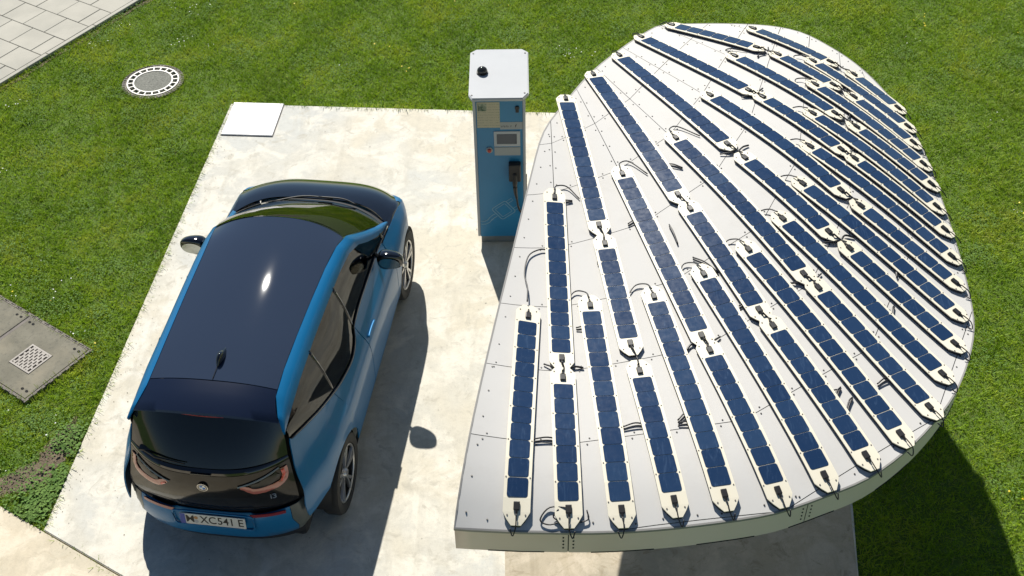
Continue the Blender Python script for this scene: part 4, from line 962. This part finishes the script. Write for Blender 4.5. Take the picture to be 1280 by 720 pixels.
def tail(x, z, off=0.0):       # point on the tailgate surface
    best = None
    for k in range(len(TG) - 1):
        for f in np.linspace(0, 1, 11):
            a = np.array(TG[k]) * (1 - f) + np.array(TG[k + 1]) * f; u = min(abs(x) / a[0], 1.0); q = 1 - u ** 2.8; zz = a[2] + (a[4] - a[2]) * q
            if best is None or abs(zz - z) < best[0]: best = (abs(zz - z), a[1] + (a[3] - a[1]) * q)
    return Vector((x, best[1] - off, z))
def ribbon(name, pts, wd, off, mt, par):
    P = [Vector((p[0], 0, p[1])) for p in pts]; P = spline(P, 4); rows = []
    for i, p in enumerate(P):
        d = (P[min(i + 1, len(P) - 1)] - P[max(i - 1, 0)]).normalized(); nn = Vector((-d.z, 0, d.x)); w_ = wd[min(int(i / 4), len(wd) - 1)] / 2 if isinstance(wd, (list, tuple)) else wd / 2
        rows.append([tail(p.x + nn.x * w_ * k, p.z + nn.z * w_ * k, off + (.004 if k == 0 else 0)) for k in (-1, 0, 1)])
    return patch(name, rows, mt, .006, par, Vector((0, 0, .9)))
M['lamp'] = mat('tail_lens', (0.42, 0.13, 0.10), 0.12, coat=1.0); M['lampin'] = mat('tail_lens_inner', (0.012, 0.014, 0.014), 0.25); M['lampedge'] = mat('tail_lens_edge', (0.20, 0.21, 0.19), 0.15, coat=1.0)
M['lampred'] = mat('tail_lens_red', (0.65, 0.03, 0.02), 0.15, coat=1.0)
for s in (1, -1):
    lp = ribbon('tail_light', [(s * .583, 1.095), (s * .590, 1.04), (s * .583, 1.000), (s * .550, .972), (s * .48, .958), (s * .41, .952), (s * .365, .962), (s * .320, .995), (s * .285, 1.012)], [.040, .042, .044, .048, .050, .050, .046, .036, .026], .010, M['lamp'], CAR)
    ribbon('lens_inner', [(s * .545, 1.06), (s * .50, 1.03), (s * .42, 1.005), (s * .36, 1.005)], [.05, .07, .05, .03], .007, M['lampin'], lp)
    ribbon('lens_edge', [(s * .555, 1.105), (s * .45, 1.065), (s * .33, 1.03), (s * .265, 1.012)], .016, .010, M['lampedge'], lp)
    ribbon('lens_red', [(s * .575, 1.085), (s * .584, 1.04), (s * .570, .992)] if s > 0 else [(-.34, .965), (-.315, .985), (-.30, .992)], .020, .0155, M['lampred'], lp)
# roundel badge: black ring with letter stubs, blue and white quarters
bd = Vector((0.0, 0, 1.005)); by = tail(0.0, 1.005).y
bm = bmesh.new(); add_cyl(bm, (0, by - .002, 1.005), (0, by - .010, 1.005), 0.041, n=32); bd = obj('badge', bm_done(bm, 'badge'), M['gloss'], CAR)
bm = bmesh.new(); ring_bm(bm, .038, .041, 0, .003, 32); ring_bm(bm, .0245, .0262, 0, .003, 32); bmesh.ops.transform(bm, matrix=Matrix.Translation((0, by - .0102, 1.005)) @ Matrix.Rotation(math.pi / 2, 4, 'X'), verts=bm.verts); obj('badge_ring', bm_done(bm, 'badge_ring'), M['chrome'], bd)
M['white'] = mat('badge_white', (0.85, 0.85, 0.85), .4); M['bblue'] = mat('badge_blue', (0.02, 0.18, 0.55), .3)
for q in range(4):
    bm = bmesh.new(); c0 = bm.verts.new((0, by - .0115, 1.005)); vs_ = [bm.verts.new((.024 * math.cos(math.radians(q * 90 + a)), by - .0115, 1.005 + .024 * math.sin(math.radians(q * 90 + a)))) for a in range(0, 91, 15)]
    for a, b_ in zip(vs_, vs_[1:]): bm.faces.new((c0, a, b_))
    obj('badge_quarter', bm_done(bm, 'badge_quarter'), M['white'] if q in (0, 2) else M['bblue'], bd)
def text_on(body, size, loc, rotm, mt, par, name, extr=.0008, sx=1.0, spacing=1.0, bold=0.0):
    cu = bpy.data.curves.new(name, 'FONT'); cu.body = body; cu.size = size; cu.extrude = extr; cu.align_x = 'CENTER'; cu.align_y = 'CENTER'; cu.space_character = spacing; cu.offset = bold; cu.resolution_u = 3
    to = bpy.data.objects.new(name, cu); COL.objects.link(to); bpy.context.view_layer.update(); dg = bpy.context.evaluated_depsgraph_get(); me = bpy.data.meshes.new_from_object(to.evaluated_get(dg)); me.name = name
    bpy.data.objects.remove(to); me.transform(Matrix.Translation(loc) @ rotm @ Matrix.Diagonal((sx, 1, 1, 1))); me.materials.clear(); return obj(name, me, mt, par)
RB = Matrix.Rotation(math.pi / 2, 4, 'X')
for ch, a in (('B', 120), ('M', 90), ('W', 60)):
    ta = math.radians(a); text_on(ch, .015, (.0318 * math.cos(ta), by - .0112, 1.005 + .0318 * math.sin(ta)), RB @ Matrix.Rotation(ta - math.pi / 2, 4, 'Z'), M['white'], bd, 'badge_letter')
p_ = tail(.50, .865, .004); text_on('i3', .075, p_, Matrix.Rotation(.42, 4, 'Z') @ RB, M['chrome'], CAR, 'model_badge', .003, bold=.001)
# bumper, reflectors, number plate, valance
BT = [(.655, -.60, .715, -.728, .650), (.662, -.607, .66, -.742, .632), (.665, -.610, .56, -.750, .56), (.655, -.605, .45, -.748, .45), (.640, -.59, .385, -.735, .375), (.62, -.56, .355, -.70, .345)]
rows = []
for (ex, ey, ez, cy, cz) in BT:
    ex2 = ex * (.90 if ez > .5 else .96); r = []
    for j in range(33):
        u = -1 + j / 16; x = u * ex2; q = 1 - abs(x / ex) ** 3.2; y = ey + (cy - ey) * q; z = ez + (cz - ez) * q
        if abs(x) < .335 and .50 < z < .66: y += .018 * min(1, (.335 - abs(x)) / .03)
        r.append((x, y, z))
    rows.append(r)
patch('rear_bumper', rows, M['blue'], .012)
for s in (1, -1):
    rows = []
    for (ex, ey, ez, cy, cz) in BT:
        r = []
        k0 = (.905 if ez > .5 else .965)
        for j in range(6):
            u = k0 + (1.07 - k0) * j / 5; x = u * ex; q = 1 - min(abs(x / ex), 1) ** 3.2; y = ey + (cy - ey) * q + max(0, u - 1) * 1.6; z = ez + (cz - ez) * q; r.append((s * x, y, z))
        rows.append(r)
    patch('bumper_corner', rows, M['grille'], .010)
    rr = []
    for zz, o_ in ((.668, .0), (.640, .004)):
        r = []
        for x in np.linspace(.30, .565, 8): q = 1 - (x / .66) ** 3.2; r.append((s * x, -.607 + (-.742 + .607) * q - .005 - o_, zz + .016 * (x / .6) ** 2))
        rr.append(r)
    patch('rear_reflector', rr, mat('reflector_red', (0.22, 0.012, 0.02), .2, coat=1.0), .006, None, Vector((0, 0, .6)))
across('rear_valance', [(.64, -.55, .352, -.69, .342), (.63, -.54, .27, -.67, .26), (.6, -.45, .21, -.55, .20)], M['trim'], 20, .01, 3)
across('tailgate_shadow_gap', [(.655, -.57, .775, -.690, .672), (.65, -.56, .70, -.70, .640)], M['trim'], 20, .004, 2.8)
PL = obj('number_plate', box_me('number_plate', (0, 0, 0), (.52, .008, .11), .002), mat('plate_white', (0.62, 0.62, 0.58), .45), CAR); PL.location = (0.0, -.757, .585); PL.rotation_euler = (-.12, 0, 0)
obj('plate_blue_field', box_me('plate_blue_field', (-.238, -.0048, 0), (.040, .0012, .104), 0), mat('plate_blue', (0.02, 0.06, 0.35), .45), PL)
M['ink'] = mat('plate_ink', (0.01, 0.01, 0.01), .5)
def ptext(t_, x, z, size, sx=.82, mt=None): return text_on(t_, size, (x, -.0046, z), RB, mt or M['ink'], PL, 'plate_lettering', .0006, sx, bold=.0006)
ptext('M', -.180, 0, .104, .92); ptext('XC', -.035, 0, .108, .86); ptext('541', .105, 0, .108, .86); ptext('E', .222, 0, .108, .90); ptext('D', -.238, -.032, .032, .8, M['white'])
bm = bmesh.new(); add_cyl(bm, (-.132, -.0042, .018), (-.132, -.0056, .018), .016, n=16); obj('inspection_sticker', bm_done(bm, 'inspection_sticker'), mat('sticker_orange', (0.45, 0.22, 0.08), .5), PL)
bm = bmesh.new(); add_cyl(bm, (-.132, -.0042, -.022), (-.132, -.0056, -.022), .017, n=16); obj('plate_seal', bm_done(bm, 'plate_seal'), mat('seal_grey', (0.4, 0.42, 0.45), .5), PL)
pr_ = rrect(.318, .085, .03, 4); bm = bmesh.new(); add_tube(bm, [(x, -.742, .575 + z) for x, z in pr_] + [(pr_[0][0], -.742, .575 + pr_[0][1])], .008, 6); obj('plate_recess_rim', bm_done(bm, 'plate_recess_rim', True), M['blue'], CAR)
# rear wiper, glossy bar that stands in for the highlight on the ledge
bm = bmesh.new(); add_tube(bm, [(-.47, -.60, 1.178), (-.36, -.665, 1.190), (-.12, -.703, 1.188)], [.012, .010, .005], 6); add_box(bm, (-.46, -.585, 1.185), (.11, .05, .022), None, .008); obj('rear_wiper', bm_done(bm, 'rear_wiper', True), M['trim'], CAR)
bm = bmesh.new(); add_box(bm, (0, -.738, 1.128), (.16, .012, .010), None, .003); obj('ledge_highlight_bar', bm_done(bm, 'ledge_highlight_bar'), M['gloss'], CAR)
# aerial fin on the roof
rows = []
for i in range(13):
    t = i / 12; y = .14 - .20 * t; h = .060 * math.sin(math.pi * min(t * 1.0 + .02, 1) ** 1.8) ** .8 if False else .062 * (max(0.0, math.sin(math.pi * t ** 1.6))) ** .7; wd_ = .030 * math.sin(math.pi * (0.04 + .92 * t)) ** .8; zb = 1.577
    rows.append([(wd_ * math.cos(a), y, zb + h * math.sin(a)) for a in np.linspace(0, math.pi, 11)])
patch('aerial_fin', rows, M['gloss'], .0, None, Vector((0, .06, 1.56)))
bm = bmesh.new(); add_tube(bm, [(0, -.03, 1.5835), (0, -.12, 1.576), (0, -.188, 1.570)], .0025, 5); obj('roof_seam', bm_done(bm, 'roof_seam'), M['void'], CAR)
# windscreen, hood, nose
ws = [(.566, 1.640, 1.478, 1.745, 1.560), (.603, 1.79, 1.392, 1.94, 1.470), (.640, 1.98, 1.268, 2.14, 1.345), (.668, 2.17, 1.145, 2.36, 1.215), (.695, 2.375, 1.018, 2.59, 1.065)]
across('windscreen', ws, M['wglass'], 28, .005, 2.6)
across('windscreen_header', [(.560, 1.628, 1.486, 1.728, 1.570), (.566, 1.645, 1.474, 1.756, 1.554)], M['gloss'], 24, .006, 2.4)
across('windscreen_cowl', [(.70, 2.37, 1.000, 2.595, 1.045), (.715, 2.42, .985, 2.655, 1.022)], M['trim'], 24, .01, 2.6)
HD = [(.720, 2.425, .992, 2.662, 1.030), (.742, 2.55, .985, 2.75, 1.022), (.760, 2.70, .965, 2.86, 1.005), (.740, 2.82, .940, 2.97, .975), (.687, 2.93, .905, 3.06, .935), (.598, 3.02, .865, 3.11, .895), (.47, 3.09, .80, 3.15, .82)]
across('hood', HD, M['gloss'], 36, .012, 3.8)
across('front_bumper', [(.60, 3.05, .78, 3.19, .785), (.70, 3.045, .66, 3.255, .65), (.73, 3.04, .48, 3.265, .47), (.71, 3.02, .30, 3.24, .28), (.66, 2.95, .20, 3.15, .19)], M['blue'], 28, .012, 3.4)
for s in (1, -1):
    ys = [2.36, 2.45, 2.55, 2.65, 2.75, 2.815]; hx = ip([2.36, 2.425, 2.55, 2.70, 2.82], [.70, .718, .740, .758, .738]); hz = ip([2.36, 2.425, 2.55, 2.70, 2.82], [1.0, .990, .983, .963, .938])
    patch('hood_shoulder', [[(s * hx(y), y, hz(y)), (s * (hx(y) * .5 + SX(y, HOODZ(y)) * .5), y, (hz(y) + HOODZ(y)) / 2 + .004), (s * (SX(y, HOODZ(y)) - .002), y, HOODZ(y) - .001)] for y in ys], M['gloss'], .01)
    cA = spline([(.738, 2.82, .936), (.69, 2.93, .898), (.60, 3.02, .858), (.43, 3.09, .79)], 5); cB = spline([(SX(2.82, HOODZ(2.82)) - .002, 2.82, HOODZ(2.82)), (SX(2.92, HOODZ(2.92)), 2.92, HOODZ(2.92)), (SX(3.05, .76), 3.05, .76), (.60, 3.17, .70)], 5)
    patch('front_corner', [[(s * p.x, p.y, p.z) for p in (a_, a_.lerp(b_, .33) + Vector((.006, .006, .006)), a_.lerp(b_, .66) + Vector((.006, .006, .006)), b_)] for a_, b_ in zip(cA, cB)], M['blue'], .01)
    rows = []
    for t in np.linspace(0, 1, 5):
        z = .72 - .10 * t; rows.append([(s * (.40 + .24 * u), 3.235 - .13 * u ** 2.2 + .02 * t, z - .02 * u) for u in np.linspace(0, 1, 9)])
    patch('headlight', rows, mat('headlight_glass', (0.25, 0.27, 0.28), .05, coat=1.0), .01)
    bm = bmesh.new(); y0 = 2.54 if s < 0 else 2.62
    add_tube(bm, spline([(s * .10 + .08, 2.64, 1.058), (-.12 + s * .02, 2.60 + (s > 0) * .02, 1.078), (-.42 + s * .05, 2.50, 1.085)] if s > 0 else [(.42, 2.58, 1.050), (.28, 2.62, 1.078), (.05, 2.615, 1.088)], 5), .008, 6)
    obj('front_wiper', bm_done(bm, 'front_wiper', True), M['trim'], CAR)
# fender inner rail between hood and door (black shoulder by the pillar foot)
# wheels
def wheel(y, s):
    W_ = obj('wheel', box_me('wheel', (0, 0, 0), (.06, .10, .10), 0), M['trim'], CAR); W_.location = (s * .79, y, .3465); R_ = .3465
    prof_ = [(-.075, .250), (-.078, .300), (-.070, .332), (-.045, .3455), (.045, .3455), (.070, .332), (.0765, .300), (.070, .256), (.058, .247), (-.06, .245)]
    bm = bmesh.new(); n = 56; Rr = []
    for i in range(n):
        a = 2 * math.pi * i / n; Rr.append([bm.verts.new((s * x, r * math.cos(a), r * math.sin(a))) for x, r in prof_])
    for i in range(n):
        for k in range(len(prof_)): bm.faces.new((Rr[i][k], Rr[i][(k + 1) % len(prof_)], Rr[(i + 1) % n][(k + 1) % len(prof_)], Rr[(i + 1) % n][k]))
    me = bm_done(bm, 'tyre', True); me.set_sharp_from_angle(angle=math.radians(40)); obj('tyre', me, M['rubber'], W_)
    bm = bmesh.new(); pr2 = [(.060, .247), (.066, .243), (.062, .233), (.050, .229), (.045, .240)]
    Rr = []
    for i in range(n):
        a = 2 * math.pi * i / n; Rr.append([bm.verts.new((s * x, r * math.cos(a), r * math.sin(a))) for x, r in pr2])
    for i in range(n):
        for k in range(len(pr2)): bm.faces.new((Rr[i][k], Rr[i][(k + 1) % len(pr2)], Rr[(i + 1) % n][(k + 1) % len(pr2)], Rr[(i + 1) % n][k]))
    rim = obj('rim', bm_done(bm, 'rim', True), M['alloy'], W_)
    bm = bmesh.new(); ring_bm(bm, .226, .2285, -.05, .049, 48); bmesh.ops.rotate(bm, cent=(0, 0, 0), matrix=Matrix.Rotation(s * math.pi / 2, 3, 'Y'), verts=bm.verts); obj('rim_barrel', bm_done(bm, 'rim_barrel'), M['trim'], W_)
    for i in range(5):                 # five double spokes with a swirl
        for d_, sw in ((-.16, .10), (.16, -.03)):
            a0 = 2 * math.pi * i / 5 + y; bm = bmesh.new(); V = []
            for t in np.linspace(0, 1, 7):
                r = .040 + .197 * t; a = a0 + d_ * (.35 + 1.15 * t) + sw * t * t; wd_ = (.010 + .008 * t); x = .048 + .014 * math.sin(math.pi * t * .55)
                e = Vector((0, math.cos(a), math.sin(a))); f = Vector((0, -math.sin(a), math.cos(a)))
                V.append([bm.verts.new(Vector((s * xx, 0, 0)) + e * r + f * w2) for xx, w2 in ((x, -wd_ * .8), (x, wd_ * .8), (x - .022, wd_), (x - .022, -wd_))])
            for p, q in zip(V, V[1:]):
                for k in range(4): bm.faces.new((p[k], p[(k + 1) % 4], q[(k + 1) % 4], q[k]))
            bm.faces.new(V[0]); bm.faces.new(V[-1][::-1]); o = obj('spoke', bm_done(bm, 'spoke'), M['alloy'], W_)
    bm = bmesh.new(); add_cyl(bm, (s * .030, 0, 0), (s * .066, 0, 0), .050, .034, 24); obj('hub_cap', bm_done(bm, 'hub_cap'), M['alloy'], W_)
    bm = bmesh.new(); add_cyl(bm, (s * .0, 0, 0), (s * .012, 0, 0), .226, .226, 36); obj('brake_backing', bm_done(bm, 'brake_backing'), M['trim'], W_)
for y in (0.0, 2.57):
    for s in (1, -1): wheel(y, s)
# underbody and cabin
obj('underbody', box_me('underbody', (0, 1.25, .30), (1.30, 3.6, .22), .05), M['trim'], CAR)
M['seat'] = mat('seat_cloth', (0.42, 0.40, 0.35), .8); M['dash'] = mat('dashboard', (0.16, 0.165, 0.14), .6); M['dark'] = mat('cabin_dark', (0.03, 0.03, 0.03), .8)
obj('cabin_floor', box_me('cabin_floor', (0, 1.0, .44), (1.40, 2.9, .06), 0), M['dark'], CAR)
across('cabin_lining', [(.60, -.33, 1.18, -.45, 1.2), (.62, -.36, .8, -.52, .8), (.62, -.36, .45, -.52, .45)], M['dark'], 8, .005)
obj('dashboard', box_me('dashboard', (0, 2.28, .88), (1.34, .52, .22), .06), M['dash'], CAR)
obj('dashboard_shelf', box_me('dashboard_shelf', (0, 2.46, .94), (1.30, .30, .06), .02), M['seat'], CAR)
def seat(x, y, w_, sc=1.0):
    st_ = obj('seat', box_me('seat', (0, 0, 0), (w_, .50, .14), .045, smooth=True), M['seat'], CAR); st_.location = (x, y, .66)
    b1 = obj('backrest', box_me('backrest', (0, -.27, .33), (w_ * .96, .13, .60), .045, Matrix.Rotation(.0, 3, 'X'), True), M['seat'], st_); b1.rotation_euler = (.14, 0, 0)
    if w_ < .6: obj('headrest', box_me('headrest', (0, -.33, .70), (.26, .09, .19), .03, smooth=True), M['seat'], st_)
for x in (-.36, .36): seat(x, 1.30, .50); seat(x, .40, .52)
bm = bmesh.new(); n = 28
add_tube(bm, [(-.36 + .18 * math.cos(2 * math.pi * i / n), 1.90 - .07 * math.sin(2 * math.pi * i / n), .99 + .165 * math.sin(2 * math.pi * i / n)) for i in range(n + 1)], .014, 8); add_tube(bm, [(-.53, 1.90, .99), (-.36, 1.92, .98), (-.19, 1.90, .99)], .016, 6); add_tube(bm, [(-.36, 1.92, .98), (-.36, 2.15, .92)], .025, 8)
obj('steering_wheel', bm_done(bm, 'steering_wheel', True), M['dark'], CAR)
for s in (1, -1):
    rows = [[(s * (SX(y, .93) - .055), y, z) for z in (.42, .70, .96)] for y in np.linspace(-.2, 2.2, 10)]; patch('door_lining', rows, M['dash'], .004, None, Vector((s * 5, 1, .6)))
